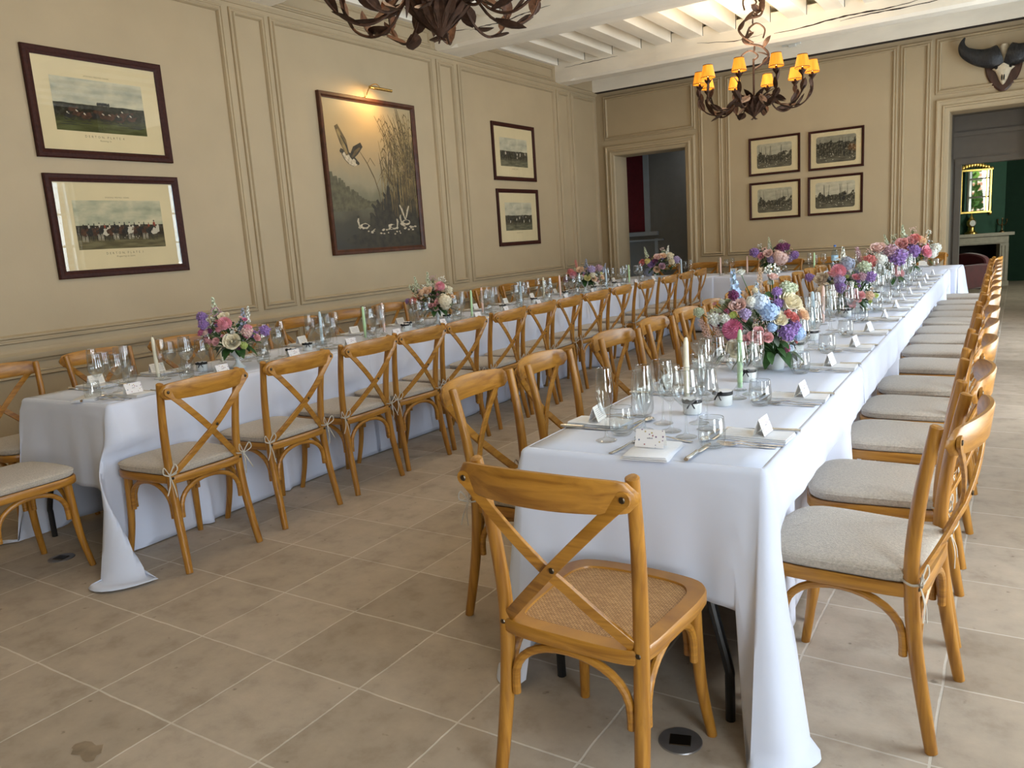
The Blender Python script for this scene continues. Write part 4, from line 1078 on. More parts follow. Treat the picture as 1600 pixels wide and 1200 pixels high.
# ------------------------------------------------------------------ chairs
def make_chair(cushion=True):
    root = empty('dining_chair')
    def post(s_):
        return cr([(s_ * .208, -.262, 0), (s_ * .200, -.240, .12), (s_ * .194, -.214, .28), (s_ * .192, -.200, .45), (s_ * .196, -.203, .58), (s_ * .204, -.222, .74), (s_ * .212, -.252, .898)], 4)
    for s_ in (-1, 1):
        mb = MB(); p = post(s_); n = len(p)
        mb.tube(p + [p[-1] + Vector((0, -.001, .003))], [.0165 + .0035 * math.sin(PI * min(1, i / n * 1.15)) for i in range(n)] + [.012], 12, up=(0, 1, 0))
        l = mb.build('rear_leg', 'oak_z', root)
        mb = MB(); mb.sphere((s_ * .192, -.2185, .452), .0075, 8, 4, (1, .5, 1)); mb.build('screw', 'dark_screw', l)
        mb = MB(); q = cr([(s_ * .178, .160, .44), (s_ * .181, .168, .30), (s_ * .189, .180, .15), (s_ * .206, .204, 0)], 5)
        mb.tube(q, [.0205 - .006 * i / (len(q) - 1) for i in range(len(q))], 12, up=(0, 1, 0)); mb.build('front_leg', 'oak_z', root)
    # curved top rail on the outer side of the posts
    mb = MB(); rings = []; N = 22
    for i in range(N + 1):
        t = -1 + 2 * i / N; x = .238 * t
        y = -.284 - .048 * (1 - t * t); zc = .864 + .004 * (1 - t * t)
        e = max(0.0, (abs(t) - .86) / .14)
        hh = (.036 + .009 * (1 - t * t)) * math.sqrt(max(.10, 1 - e * e))
        nx, ny = .048 * 2 * t / .238, 1.0
        q = math.hypot(nx, ny); nx, ny = -nx / q * -1, ny / q
        th = .0085
        rings.append([(x + nx * th * a, y + ny * th * a + (zc + hh * b_ - .86) * -.12, zc + hh * b_) for a, b_ in ((1, -.86), (1, .86), (.6, 1), (-.6, 1), (-1, .86), (-1, -.86), (-.6, -1), (.6, -1))])
    mb.loft(rings, True, True); mb.build('top_rail', 'oak_x', root, angle=40)
    # the cross
    for k, s_ in enumerate((1, -1)):
        P0, P1 = Vector((s_ * .213, -.303, .864)), Vector((-s_ * .178, -.208, .468))
        pts = []
        for i in range(15):
            t = i / 14
            p = P0.lerp(P1, t); p.y += -.036 * math.sin(PI * t) * (1 if t < .6 else .9) + (.0055 if k else -.0055) * math.sin(PI * min(1, t * 1.0))
            pts.append(p)
        d = (P1 - P0); wd = Vector((d.z, 0, -d.x)).normalized()
        W = [.030 + .006 * (1 - smooth(0, .12, i / 14)) for i in range(15)]
        mb = MB(); mb.strip(pts, W, .0095, wd, (0, 1, .22)); mb.lathe([(.001, -.0048), (.0185, -.0048), (.0185, .0048), (.001, .0048)], 14)
        mb.xform(Matrix.Translation(P0) @ Matrix.Rotation(PI / 2, 4, 'X'), len(mb.v) - 56)
        b_ = mb.build('cross_brace', 'oak_x', root, angle=40)
        mb = MB(); mb.sphere((P0.x, P0.y - .0055, P0.z), .008, 8, 4, (1, .45, 1))
        mb.build('screw', 'dark_screw', b_)
        if k == 0: mb = MB(); m_ = pts[7]; mb.sphere((m_.x + s_ * .004, m_.y - .006, m_.z), .008, 8, 4, (1, .45, 1)); mb.build('screw', 'dark_screw', b_)
    # seat
    out = cr([(-.165, -.225), (0, -.232), (.165, -.225), (.205, -.180), (.218, -.02), (.223, .10), (.210, .175), (.155, .218), (0, .232), (-.155, .218), (-.210, .175), (-.223, .10), (-.218, -.02), (-.205, -.180)], 4, True)
    def sec(s_, z): return [(p.x * s_, p.y * s_ + .0, z) for p in out]
    mb = MB(); mb.loft([sec(.985, .424), sec(1, .430), sec(1, .456), sec(.985, .462), sec(.80, .462), sec(.79, .456), sec(.79, .430), sec(.80, .424)], True, False, ringclosed=True); mb.build('seat_frame', 'oak_bent', root, angle=40)
    mb = MB(); mb.loft([sec(.80, .450), sec(.80, .4565), sec(.4, .4545), sec(.02, .454)], True, True); mb.build('cane_seat', 'cane', root)
    # bentwood arches between the legs
    def arch(a, b_, top, nm_='leg_arch'):
        a, b_ = Vector(a), Vector(b_); pts = []
        for i in range(17):
            t = PI * i / 16; c = (1 - math.cos(t)) / 2
            p = a.lerp(b_, c); p.z = a.z + (top - a.z) * math.sin(t) ** .8
            pts.append(p)
        mb = MB(); mb.tube([pts[0] - Vector((0, 0, .03))] + pts + [pts[-1] - Vector((0, 0, .03))], .0115, 10); mb.build(nm_, 'oak_bent', root)
    arch((-.166, -.214, .285), (.166, -.214, .285), .415)
    arch((-.155, .168, .285), (.155, .168, .285), .415)
    for s_ in (-1, 1): arch((s_ * .194, -.184, .285), (s_ * .183, .140, .285), .415)
    if cushion:
        mb = MB()
        co = [Vector((p.x * .985, p.y * .955 + .002, 0)) for p in out]
        def cs(s_, z): return [(p.x * s_, p.y * s_, z) for p in co]
        mb.loft([cs(.97, .4635), cs(1.0, .470), cs(1.008, .482), cs(1.0, .492), cs(.95, .4985), cs(.80, .5035), cs(.5, .507), cs(.05, .508)], True, True)
        c = mb.build('cushion', 'linen', root, angle=80)
        mb = MB(); mb.tube(cs(1.006, .489) + [cs(1.006, .489)[0]], .0034, 6, caps=False); mb.build('piping', 'linen', c)
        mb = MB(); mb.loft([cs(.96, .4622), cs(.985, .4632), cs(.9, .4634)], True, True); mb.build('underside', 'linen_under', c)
        for s_ in (-1, 1):
            mb = MB()
            mb.tube(cr([(s_ * .17, -.185, .478), (s_ * .175, -.225, .474), (s_ * .20, -.226, .470), (s_ * .218, -.205, .470), (s_ * .20, -.178, .474)], 4), .0035, 6)
            for dx, dz, L_ in ((.03, .045, 1), (-.025, .05, 1)):
                mb.tube(cr([(s_ * .21, -.224, .47), (s_ * (.21 + dx), -.235, .47 + dz), (s_ * (.21 + dx * 1.3), -.238, .47 + dz * .4), (s_ * .212, -.226, .468)], 4), .0032, 6, flat=.5)
            for dx, dz in ((.035, -.085), (-.012, -.105)):
                mb.tube(cr([(s_ * .21, -.224, .47), (s_ * (.21 + dx * .4), -.238, .47 + dz * .5), (s_ * (.21 + dx), -.240, .47 + dz)], 4), .0032, 6, flat=.5)
            mb.build('tie', 'tie_tape', c)
    remember(root)
    return root
proto = make_chair(True)
bare = make_chair(False)
CH = []          # x, y, heading of every chair
first = [True]
def chair(x, y, rz, label, group):
    if first[0]:
        o = proto; o.location = (x, y, 0); o.rotation_euler = (0, 0, rz); first[0] = False
    else: o = copy_tree(proto, (x, y, 0), rz)
    tag(o, label, 'chair', group)
    CH.append((x, y, rz))
    return o
# frames of the three tables: origin at the middle of the near end, heading angle
TR = (Vector((-.935, 2.05, 0)), .014)
TL = (Vector((-4.11, 2.06, 0)), .040)
TX = (Vector((-4.98, 10.92, 0)), -PI / 2)
HW = .395
ZT = .763
def W(fr, t, s_, z=0.0):
    c, sn = math.cos(fr[1]), math.sin(fr[1])
    return Vector((fr[0].x + c * t - sn * s_, fr[0].y + sn * t + c * s_, z))
RY = [2.38, 2.97, 3.66, 4.24, 4.82, 5.48, 6.08, 6.62, 7.15, 7.74, 8.26, 8.80, 9.34, 10.06]
LY = [2.49, 3.04, 3.80, 4.42, 5.00, 5.58, 6.16, 6.74, 7.32, 7.92, 8.50, 9.10, 9.70]
AY = [2.25, 2.85, 3.43, 3.96, 4.48, 5.09, 5.61, 6.12, 6.73, 7.33, 8.02, 8.78, 9.42, 10.02]
WY = [2.17, 2.80, 3.42, 4.02, 4.60, 5.20, 5.80, 6.40, 6.98, 7.56, 8.16, 8.76, 9.36, 9.96]
rg = R(77)
G1, G2, G3, G4, G5 = 'chairs along the right side of the right table', 'chairs along the aisle side of the right table', 'chairs along the aisle side of the left table', 'chairs along the wall side of the left table', 'chairs behind the back table'
def kth(i, n): return 'nearest' if i == 0 else ('farthest' if i == n - 1 else ORD[i] + ' from the near end')
CONTR, CONTL = [], []
for i, y in enumerate(RY):
    chair(-.382 - .013 * (y - 2.4), y, PI / 2 + (-.10 if i == 0 else rg.uniform(-.05, .05)), 'cushioned cross-back chair, %s, on the right side of the right table' % kth(i, 14), G1)
for i, y in enumerate(LY):
    chair(-1.497 - .020 * (y - 2.4), y, -PI / 2 + (.05 if i == 0 else rg.uniform(-.07, .07)), 'cross-back oak chair, %s, on the aisle side of the right table' % kth(i, 13), G2)
for i, y in enumerate(AY):
    chair(-3.462 - .040 * (y - 2.2), y, PI / 2 + (0.02 if i < 3 else rg.uniform(-.06, .06)), 'cushioned cross-back chair, %s, on the aisle side of the left table' % kth(i, 14), G3)
for i, y in enumerate(WY):
    chair(-4.735 - .040 * (y - 2.2), y, -PI / 2 + rg.uniform(-.04, .04), 'cross-back oak chair, %s, between the left table and the left wall' % kth(i, 14), G4)
for i in range(7):
    x = -4.62 + .603 * i
    chair(x, 11.50, PI + rg.uniform(-.04, .04), 'cross-back oak chair behind the back table, %s' % (ORD[i] + ' from its left end' if i < 6 else 'at its right end beside the doorway'), G5)
chair(-3.955, 1.69, .06, 'cushioned cross-back chair at the near end of the left table, cut by the left edge', 'chairs at the table ends')
o = bare
o.location = (-.892, 1.765, 0); o.rotation_euler = (0, 0, -.03); CH.append((-.885, 1.765, -.03))
tag(o, 'cross-back oak chair with bare woven cane seat at the near end of the right table', 'chair', 'chairs at the table ends')

# ------------------------------------------------------------------ folding tables under the cloths
def folding_table(fr, s0, s1, label, legs=True):
    root = empty('folding_table', W(fr, 0, s0), fr[1]); tag(root, label, 'table', 'folding tables under the white cloths')
    mb = MB(); mb.bbox((-HW + .035, .03, .715), (HW - .035, s1 - s0 - .01, .755), .006); mb.build('table_top', 'white_enamel', root, smooth=False)
    for s_ in ((.0,) if legs == 1 else (.0, s1 - s0 - .02)):
        for x in (-1, 1):
            mb = MB(); d = 1 if s_ == 0 else -1
            mb.tube(cr([(x * .20, s_ + d * .20, .70), (x * .205, s_ + d * .07, .48), (x * .215, s_ + d * .02, .40), (x * .275, s_ + d * .0, .18), (x * .28, s_ + d * .0, .13), (x * .28, s_ + d * .0, 0)], 5), .0145, 10)
            mb.build('leg', 'black_metal', root)
        mb = MB(); mb.tube([(-.20, s_ + (1 if s_ == 0 else -1) * .20, .70), (.20, s_ + (1 if s_ == 0 else -1) * .20, .70)], .012, 8); mb.build('crossbar', 'black_metal', root)
SEG = {'R': [0.0, 1.70, 3.62, 5.5, 7.0, 8.46], 'L': [0.0, 1.95, 3.85, 5.6, 7.1, 8.42], 'X': [0.0, 1.5, 2.95, 4.42]}
NAMES = {'R': 'right table', 'L': 'left table', 'X': 'back table'}
FR = {'R': TR, 'L': TL, 'X': TX}
for k in 'RLX':
    sg = SEG[k]
    for i in range(len(sg) - 1):
        which = 'near end' if i == 0 and k != 'X' else ('left end' if i == 0 else (ORD[i] + ' stretch'))
        folding_table(FR[k], sg[i], sg[i + 1], 'folding table with black metal legs under the cloth, %s of the %s' % (which, NAMES[k]), 2)

# ------------------------------------------------------------------ tablecloths
def cloth(fr, s0, s1, name_label, near=False, far=False, flare_r=.06, flare_l=.06, Lr=.775, Ll=.775, Ln=.42, lift=0.0, seed=1, tail=(.13, .13), Lf=.5, tl=.80, tdir=None, tw=.13, tf=.045):
    rg = R(seed)
    r_ = .026
    ph = [rg.uniform(0, 6.28) for _ in range(8)]
    i_near = near
    samples = []   # inset point, normal, drop, flare, distance to a corner (signed along), tail amp
    st = .03
    def side(p0, p1, nrm, L, fl, c0, c1):
        n = max(2, int((p1 - p0).length / st))
        for i in range(n + 1):
            t = i / n; p = p0.lerp(p1, t); ln = (p1 - p0).length
            dc = min(t * ln if c0 else 9, (1 - t) * ln if c1 else 9)
            w_ = (t * ln if c0 and t < .5 else (1 - t) * ln if c1 else 9)
            samples.append((p, nrm, L, fl, dc, (c0 if t * ln == dc else c1) or 0))
    def corner(p, n0, n1, La, Lb, fl, am):
        m_ = 13
        for i in range(1, m_):
            t = i / m_
            a = n0.lerp(n1, t).normalized()
            samples.append((p, a, None, fl, 0.0, am))
    ins = HW - r_
    A, B = Vector((ins, s1)), Vector((ins, s0 + (r_ if near else 0)))
    C_, D = Vector((-ins, s0 + (r_ if near else 0))), Vector((-ins, s1 - (r_ if far else 0)))
    if far: A.y = s1 - r_
    nR, nN, nL, nF = Vector((1, 0)), Vector((0, -1)), Vector((-1, 0)), Vector((0, 1))
    strips = []
    side(A, B, nR, Lr, flare_r, tail[3] if far and len(tail) > 3 else (.1 if far else 0), tail[0] if near else 0)
    if near:
        corner(B, nR, nN, Lr, Ln, flare_r, tail[0])
        side(B, C_, nN, Ln, .02, tail[0], tail[1])
        corner(C_, nN, nL, Ln, Ll, flare_l, tail[1])
    else:
        strips.append(samples); samples = []
    side(C_, D, nL, Ll, flare_l, tail[1] if near else 0, .1 if far else 0)
    if far:
        corner(D, nL, nF, Ll, Lf, flare_l, .1)
        side(D, A, nF, Lf, .02, .1, .1)
        corner(A, nF, nR, Lf, Lr, flare_r, .1)
    strips.append(samples)
    mb = MB()
    c, sn = math.cos(fr[1]), math.sin(fr[1])
    K = 20
    for smp in strips:
        rows = []; acc = 0.0; prev = None
        for (p, nrm, L, fl, dc, am) in smp:
            if prev is not None: acc += (p - prev).length + (.02 if (p - prev).length < 1e-6 else 0)
            prev = p
            wt = math.exp(-(dc / (tw if tdir else .085)) ** 2) if am else 0.0
            if L is None: L_ = tl
            else: L_ = L + (tl - L) * (1 - smooth(.02, .065 if L < .6 else .16, dc)) if am else L
            col = []
            for k in range(5):
                a = PI / 2 * k / 4
                col.append(Vector((p.x + nrm.x * r_ * math.sin(a), p.y + nrm.y * r_ * math.sin(a), ZT + lift - r_ * (1 - math.cos(a)))))
            for k in range(1, K + 1):
                d = r_ + (L_ - r_) * (k / K)
                h = d / .76
                rip = (1.0 if i_near else 1.5) * .017 * math.sin(acc * 17 + ph[0] + 1.3 * math.sin(acc * 3 + ph[1])) + .010 * math.sin(acc * 37 + ph[2] + 2 * h) + .008 * math.sin(acc * 7.3 + ph[3])
                off = r_ + fl * h ** 1.4 + rip * h ** 1.2 * (1 - .6 * wt) + (am * wt * h ** 1.15 if tdir is None else tf * wt * h) + lift
                if am and L is not None and dc < .30: off -= .022 * h * math.exp(-((dc - .17) / .06) ** 2)
                z = ZT + lift - d * (1 - .02 * wt)
                if z < .006:
                    ex = .006 - z
                    off += ex * .55 + .02 * math.sin(acc * 30 + k) * min(1, ex * 20)
                    z = .006 + .012 * abs(math.sin(k * 1.7 + acc * 9)) * min(1, ex * 12)
                x, y = p.x + nrm.x * off, p.y + nrm.y * off
                if tdir is not None and am: sg_ = 1 if p.x > 0 else -1; x += sg_ * tdir[0] * am * wt * h ** 1.15; y += tdir[1] * am * wt * h ** 1.15
                # the seats that are pushed in press the cloth back
                wx, wy = fr[0].x + c * x - sn * y, fr[0].y + sn * x + c * y
                if z < .60:
                    for cx, cy, cz in CH:
                        if abs(cx - wx) > .5 or abs(cy - wy) > .5: continue
                        cc, cs_ = math.cos(-cz), math.sin(-cz)
                        lx, ly = cc * (wx - cx) - cs_ * (wy - cy), cs_ * (wx - cx) + cc * (wy - cy)
                        if abs(lx) < .33 and -.3 < ly < .252:
                            push = (.252 - ly) * (1 - smooth(.252, .33, abs(lx))) * (1 - smooth(.515, .60, z))
                            # towards the table along the chair's own heading
                            wx += -math.sin(cz) * push; wy += math.cos(cz) * push
                    dx, dy = wx - fr[0].x, wy - fr[0].y
                    x, y = c * dx + sn * dy, -sn * dx + c * dy
                col.append(Vector((x, y, z)))
            rows.append(col)
        mb.loft([[tuple(v) for v in col] for col in rows], closed=False, caps=False)
    # top
    ya, yb = s0 + (r_ if near else 0), s1 - (r_ if far else 0)
    nx, ny = 10, max(2, int((yb - ya) / .12))
    vs, fs = [], []
    for j in range(ny + 1):
        for i in range(nx + 1):
            x, y = -ins + 2 * ins * i / nx, ya + (yb - ya) * j / ny
            e = 0 if i in (0, nx) or j in (0, ny) else .0006 * math.sin(x * 9 + ph[4]) * math.sin(y * 7 + ph[5])
            vs.append((x, y, ZT + lift + e))
    for j in range(ny):
        for i in range(nx): a = j * (nx + 1) + i; fs.append((a, a + 1, a + nx + 2, a + nx + 1))
    mb.add(vs, fs)
    me_o = mb.build('tablecloth', 'cloth', None, angle=70, recalc=True)
    me_o.location = fr[0]; me_o.rotation_euler = (0, 0, fr[1])
    # a hem: the cloth has thickness
    sol = me_o.modifiers.new('thickness', 'SOLIDIFY'); sol.thickness = .0012; sol.offset = -1
    tag(me_o, name_label, 'tablecloth', 'white tablecloths')
    return me_o
for k in 'RLX':
    sg = SEG[k]; n = len(sg) - 1
    for i in range(n):
        pos = {'R': ['white tablecloth at the near end of the right table, its corner trailing on the floor'], 'L': ['white tablecloth at the near end of the left table, its corner trailing on the floor'], 'X': ['white tablecloth on the left stretch of the back table']}[k]
        lab = pos[0] if i == 0 else 'white tablecloth on the %s, %s' % (NAMES[k], 'farthest stretch' if i == n - 1 else ORD[i] + ' stretch from the ' + ('left' if k == 'X' else 'near end'))
        s0, s1 = sg[i] - (.04 if i else 0), sg[i + 1]
        kw = dict(lift=.0042 - .0008 * i, seed=40 + i + ord(k))
        if k == 'R': cloth(TR, s0, s1, lab, near=(i == 0), flare_r=.055, flare_l=.02, Lr=.735 if i == 0 else .70, Ll=.70, Ln=.395, tail=(.10, .06), tl=.805, tdir=(.10, -.98) if i == 0 else None, **kw)
        elif k == 'L': cloth(TL, s0, s1, lab, near=(i == 0), flare_r=.12, flare_l=.03, Lr=.77, Ll=.74, Ln=.43, tail=(.20, .05), tl=.86, tw=.19, tf=.085, tdir=(.92, -.34) if i == 0 else None, **kw)
        else: cloth(TX, s0, s1, lab, near=False, far=(i == n - 1), flare_r=.03, flare_l=.03, Lr=.74, Ll=.74, Lf=.40, **kw)

# ------------------------------------------------------------------ what stands on the tables
ZS = ZT + .0046
DISCS = []
def spot(x, y, r_):
    """a free place on the table near x, y"""
    for k in range(90):
        a = k * 2.4; d = .006 * math.sqrt(k) * 1.6
        px, py = x + d * math.cos(a), y + d * math.sin(a)
        if all((px - u) ** 2 + (py - v) ** 2 > (r_ + q + .003) ** 2 for u, v, q in DISCS): break
    DISCS.append((px, py, r_))
    return px, py
def mesh_of(o):
    me = o.data; bpy.data.objects.remove(o); return me
def inst(name, me, loc, rz=0, rot=None, sc3=None, parent=None):
    o = bpy.data.objects.new(name, me); COL.objects.link(o); o.location = loc; o.rotation_euler = rot if rot else (0, 0, rz)
    if sc3: o.scale = sc3
    if parent: o.parent = parent
    return o
def glass_mesh(outer, inner, n=22):
    mb = MB(); mb.lathe(outer + inner, n)
    r_, z = outer[-1]; mb.mat(1).lathe([(r_ + .0002, z - .0012), (r_ + .0003, z), (r_ - .0005, z + .0006), (r_ - .0012, z), (r_ - .0010, z - .0012)], n)
    return mesh_of(mb.build('glass', ['bowl_glass', 'rim_glass'], angle=60))
FOOT = [(.001, .001), (.033, .001), (.0345, .0025), (.030, .005), (.012, .0085), (.0052, .018), (.0040, .04)]
WINE_A = glass_mesh(FOOT + [(.0038, .085), (.0055, .094), (.016, .106), (.034, .124), (.0425, .141), (.0425, .155), (.0385, .185), (.0335, .222)], [(.0325, .222), (.0375, .185), (.0415, .155), (.0415, .142), (.033, .1255), (.014, .107), (.001, .1)])
WINE_B = glass_mesh(FOOT + [(.0038, .080), (.0055, .088), (.015, .099), (.031, .115), (.0385, .131), (.0385, .144), (.035, .172), (.0305, .205)], [(.0295, .205), (.034, .172), (.0375, .144), (.0375, .132), (.030, .1165), (.013, .1), (.001, .094)])
FLUTE = glass_mesh(FOOT + [(.0038, .065), (.005, .078), (.013, .092), (.022, .112), (.0275, .140), (.0285, .165), (.0265, .2), (.0235, .238)], [(.0227, .238), (.0256, .2), (.0275, .165), (.0265, .14), (.021, .113), (.011, .093), (.001, .086)])
TUMB = glass_mesh([(.001, .001), (.024, .001), (.030, .003), (.036, .012), (.0405, .030), (.0408, .05), (.0385, .075), (.036, .095)], [(.0349, .095), (.0374, .075), (.0397, .05), (.0393, .031), (.034, .015), (.026, .009), (.001, .008)])
def fork_mesh(L=.195):
    mb = MB()
    mb.strip(cr([(0, 0, .003), (0, .05, .0035), (0, .09, .006), (0, .125, .0095), (0, .142, .007)], 4), [.013, .0135, .013, .0125, .011, .010, .009, .008, .007, .006, .0055, .0055, .0055, .006, .008, .012, .017], .0022, (1, 0, 0), (0, 0, 1))
    mb.strip([(0, .140, .007), (0, .150, .0045), (0, .157, .004)], [.016, .023, .023], .002, (1, 0, 0), (0, 0, 1))
    for i in range(4):
        x = -.0098 + i * .00653; mb.strip([(x, .156, .004), (x, .175, .0035), (x, .197, .006)], [.0036, .0034, .002], .0018, (1, 0, 0), (0, 0, 1))
    mb.v = [(x, y * L / .197, z) for x, y, z in mb.v]
    return mesh_of(mb.build('fork', 'silver', angle=50))
FORK, FORK_S = fork_mesh(), fork_mesh(.165)
def knife_mesh():
    mb = MB(); mb.tube([(0, 0, .007), (0, .012, .007), (0, .04, .007), (0, .08, .007), (0, .088, .007)], [.007, .009, .0075, .0065, .008], 10, up=(0, 0, 1), flat=1)
    mb.v = [(x, y, .0025 + (z - 0.0) * .75) for x, y, z in mb.v]
    mb.mat(1); mb.strip([(0, .086, .006), (.001, .10, .005), (.001, .16, .0035), (-.002, .195, .003), (-.005, .212, .003)], [.010, .017, .019, .014, .004], .0016, (1, 0, 0), (0, 0, 1))
    return mesh_of(mb.build('knife', ['silver', 'silver'], angle=50))
KNIFE = knife_mesh()
def spoon_mesh():
    mb = MB(); mb.strip(cr([(0, 0, .003), (0, .04, .0035), (0, .09, .008), (0, .118, .0075), (0, .126, .006)], 4), [.012, .0125, .012, .011, .010, .009, .008, .0065, .006, .0055, .005, .005, .005, .005, .006, .008, .012], .002, (1, 0, 0), (0, 0, 1))
    mb.sphere((0, .148, .0075), .016, 12, 6, (1, 1.55, .38)); return mesh_of(mb.build('spoon', 'silver', angle=50))
SPOON = spoon_mesh()
def napkin_mesh(seed):
    rg = R(seed); mb = MB(); w_, l_ = .118, .205
    for k, (z0, z1, i) in enumerate(((0, .0042, 0), (.0044, .0085, .005), (.0087, .0135, .009))):
        rings = []
        n = 9
        for j in range(n):
            t = j / (n - 1); y = -l_ / 2 + l_ * t + rg.uniform(-.001, .001); wv = .0015 * math.sin(t * 7 + k + seed)
            x0, x1 = -w_ / 2 + i + wv, w_ / 2 - i * .4 + wv
            e = .6 if j in (0, n - 1) else 1
            zm = (z0 + z1) / 2; hz = (z1 - z0) / 2 * e
            rings.append([(x0, y, zm), (x0 + .003, y, zm + hz), (x1 - .004, y, zm + hz + .0012 * math.sin(t * 5 + k)), (x1, y, zm), (x1 - .004, y, zm - hz), (x0 + .003, y, zm - hz)])
        mb.loft(rings, True, True)
    return mesh_of(mb.build('napkin', 'napkin_cloth', angle=50))
NAPK = [napkin_mesh(s_) for s_ in (1, 2, 3)]
def card_mesh(seed):
    mb = MB(); h, d, w_ = .052, .019, .045; th = .0007; rg = R(seed)
    for s_ in (-1, 1):
        mb.mat(0 if s_ < 0 else 1)
        mb.add([(-w_, s_ * d, 0), (w_, s_ * d, 0), (w_, 0, h), (-w_, 0, h), (-w_, s_ * (d - th * 2), 0), (w_, s_ * (d - th * 2), 0), (w_, 0, h - th * 2.4), (-w_, 0, h - th * 2.4)],
               [(0, 1, 2, 3), (7, 6, 5, 4), (0, 4, 5, 1), (0, 3, 7, 4), (1, 5, 6, 2)])
    # handwriting: a name on one face, lines of small writing on the other
    mb.mat(2)
    def ln(u0, u1, v, s_, hgt=.0011):
        def P(u, v_): return (u, s_ * (d * (1 - v_ / h) + .0004), v_)
        mb.add([P(u0, v), P(u1, v), P(u1, v + hgt), P(u0, v + hgt)], [(0, 1, 2, 3)])
    x = -.008
    for i in range(4): q = rg.uniform(.002, .0045); ln(x, x + q, .025, -1, .003 + .001 * (i % 2)); x += q + .0012
    for r_ in range(6): ln(-.036 + rg.uniform(0, .004), .036 - rg.uniform(0, .012), .010 + r_ * .006, 1)
    return mesh_of(mb.build('card', ['floral_card', 'card_back', 'card_ink'], smooth=False, recalc=False))
CARDS = [card_mesh(s_) for s_ in (5, 6, 7)]
def place(x, y, head, depth_edge, where, si, rg):
    """one setting; (x, y) is the table edge before the diner, head the way the diner faces"""
    f = Vector((-math.sin(head), math.cos(head), 0)); rt = Vector((math.cos(head), math.sin(head), 0))
    o_ = Vector((x, y, 0))
    def P(d, l, z=ZS): return o_ + f * d + rt * l + Vector((0, 0, z))
    j = lambda a=.006: rg.uniform(-a, a)
    tag(inst('napkin', NAPK[si % 3], P(.125 + j(), j(), ZS), head + j(.05)), 'folded white napkin at the %s' % where, 'napkin', 'white napkins')
    tag(inst('place_card', CARDS[si % 3], P(.115 + j(.015), j(.01), ZS + .0152), head + j(.12)), 'tented place card at the %s' % where, 'place card', 'tented place cards')
    tag(inst('table_fork', FORK, P(.022 + j(), -.085 + j(.004)), head + j(.08)), 'larger silver fork at the %s' % where, 'fork', 'silver forks')
    tag(inst('starter_fork', FORK_S, P(.032 + j(), -.115 + j(.004)), head + .05 + j(.08)), 'smaller outer silver fork at the %s' % where, 'fork', 'silver forks')
    tag(inst('table_knife', KNIFE, P(.012 + j(), .088 + j(.004)), head + j(.06)), 'silver table knife at the %s' % where, 'knife', 'silver knives')
    tag(inst('dessert_spoon', SPOON, P(.262 + j(), .07 + j(.01)), head + PI / 2 + j(.15)), 'silver dessert spoon laid across the %s' % where, 'spoon', 'dessert spoons')
    tag(inst('dessert_fork', FORK_S, P(.243 + j(), -.075 + j(.01)), head - PI / 2 + j(.15)), 'dessert fork laid across the %s' % where, 'fork', 'dessert forks')
    for nm_, me, d, l, r_, lab, cat in (('tumbler', TUMB, .225, -.15, .041, 'stemless water tumbler at the %s', 'tumbler'), ('wine_glass', WINE_A, .325, -.055, .043, 'larger stemmed wine glass at the %s', 'wine glass'),
                                       ('wine_glass', WINE_B, .305, .04, .039, 'smaller stemmed wine glass at the %s', 'wine glass'), ('champagne_flute', FLUTE, .345, .125, .036, 'tall champagne flute at the %s', 'champagne flute')):
        p = P(d + j(.012), l + j(.012)); px, py = spot(p.x, p.y, r_)
        tag(inst(nm_, me, (px, py, ZS), rg.uniform(0, 6)), lab % where, cat, {'tumbler': 'water tumblers', 'wine_glass': 'stemmed wine glasses', 'champagne_flute': 'champagne flutes'}[nm_])
# the flower vases first, so that the glasses give way
VASES = dict(A1=(-.914, 3.617), A2=(-.960, 5.93), A3=(-.985, 8.21), A4=(-1.02, 9.85), L1=(-4.02, 3.10), L2=(-4.19, 5.33), L3=(-4.33, 8.37), L4=(-4.42, 10.75), X1=(-2.85, 10.95))
for v in VASES.values(): DISCS.append((v[0], v[1], .055))
CANDLES = [(-1.060, 2.86, 'ivory'), (-.925, 3.10, 'green'), (-1.00, 4.83, 'blue'), (-1.03, 5.25, 'pink'), (-1.07, 7.30, 'green'), (-.99, 8.95, 'ivory'),
           (-4.205, 2.68, 'ivory'), (-4.33, 3.22, 'ivory'), (-4.25, 4.03, 'blue'), (-4.13, 4.36, 'green'), (-4.21, 4.66, 'pink'), (-4.15, 5.78, 'green'), (-4.25, 6.10, 'pink'), (-4.27, 6.83, 'blue'), (-4.36, 7.45, 'ivory'), (-4.32, 7.75, 'pink'), (-4.28, 8.86, 'blue'), (-4.35, 9.70, 'green'),
           (-4.05, 10.85, 'blue'), (-3.45, 10.75, 'pink'), (-3.10, 10.80, 'pink'), (-2.25, 10.90, 'green')]
CPOS = [spot(x, y, .028) for x, y, c in CANDLES]
rg = R(404)
si = 0
for i, y in enumerate(RY[:13]):
    p = W(TR, HW, y - 2.05); place(p.x, y + .02, PI / 2 + TR[1], 0, '%s place on the right side of the right table' % ('nearest' if i == 0 else ORD[i]), si, rg); si += 1
for i, y in enumerate(LY):
    p = W(TR, -HW, y - 2.05); place(p.x, y - .02 if i else 2.42, -PI / 2 + TR[1], 0, '%s place on the aisle side of the right table' % ('nearest' if i == 0 else ORD[i]), si, rg); si += 1
for i, y in enumerate(AY):
    p = W(TL, HW, y - 2.06); place(p.x, y + (.05 if i == 0 else 0), PI / 2 + TL[1], 0, '%s place on the aisle side of the left table' % ('nearest' if i == 0 else ORD[i]), si, rg); si += 1
for i, y in enumerate(WY):
    p = W(TL, -HW, y - 2.06); place(p.x, max(y, 2.40), -PI / 2 + TL[1], 0, '%s place on the wall side of the left table' % ('nearest' if i == 0 else ORD[i]), si, rg); si += 1
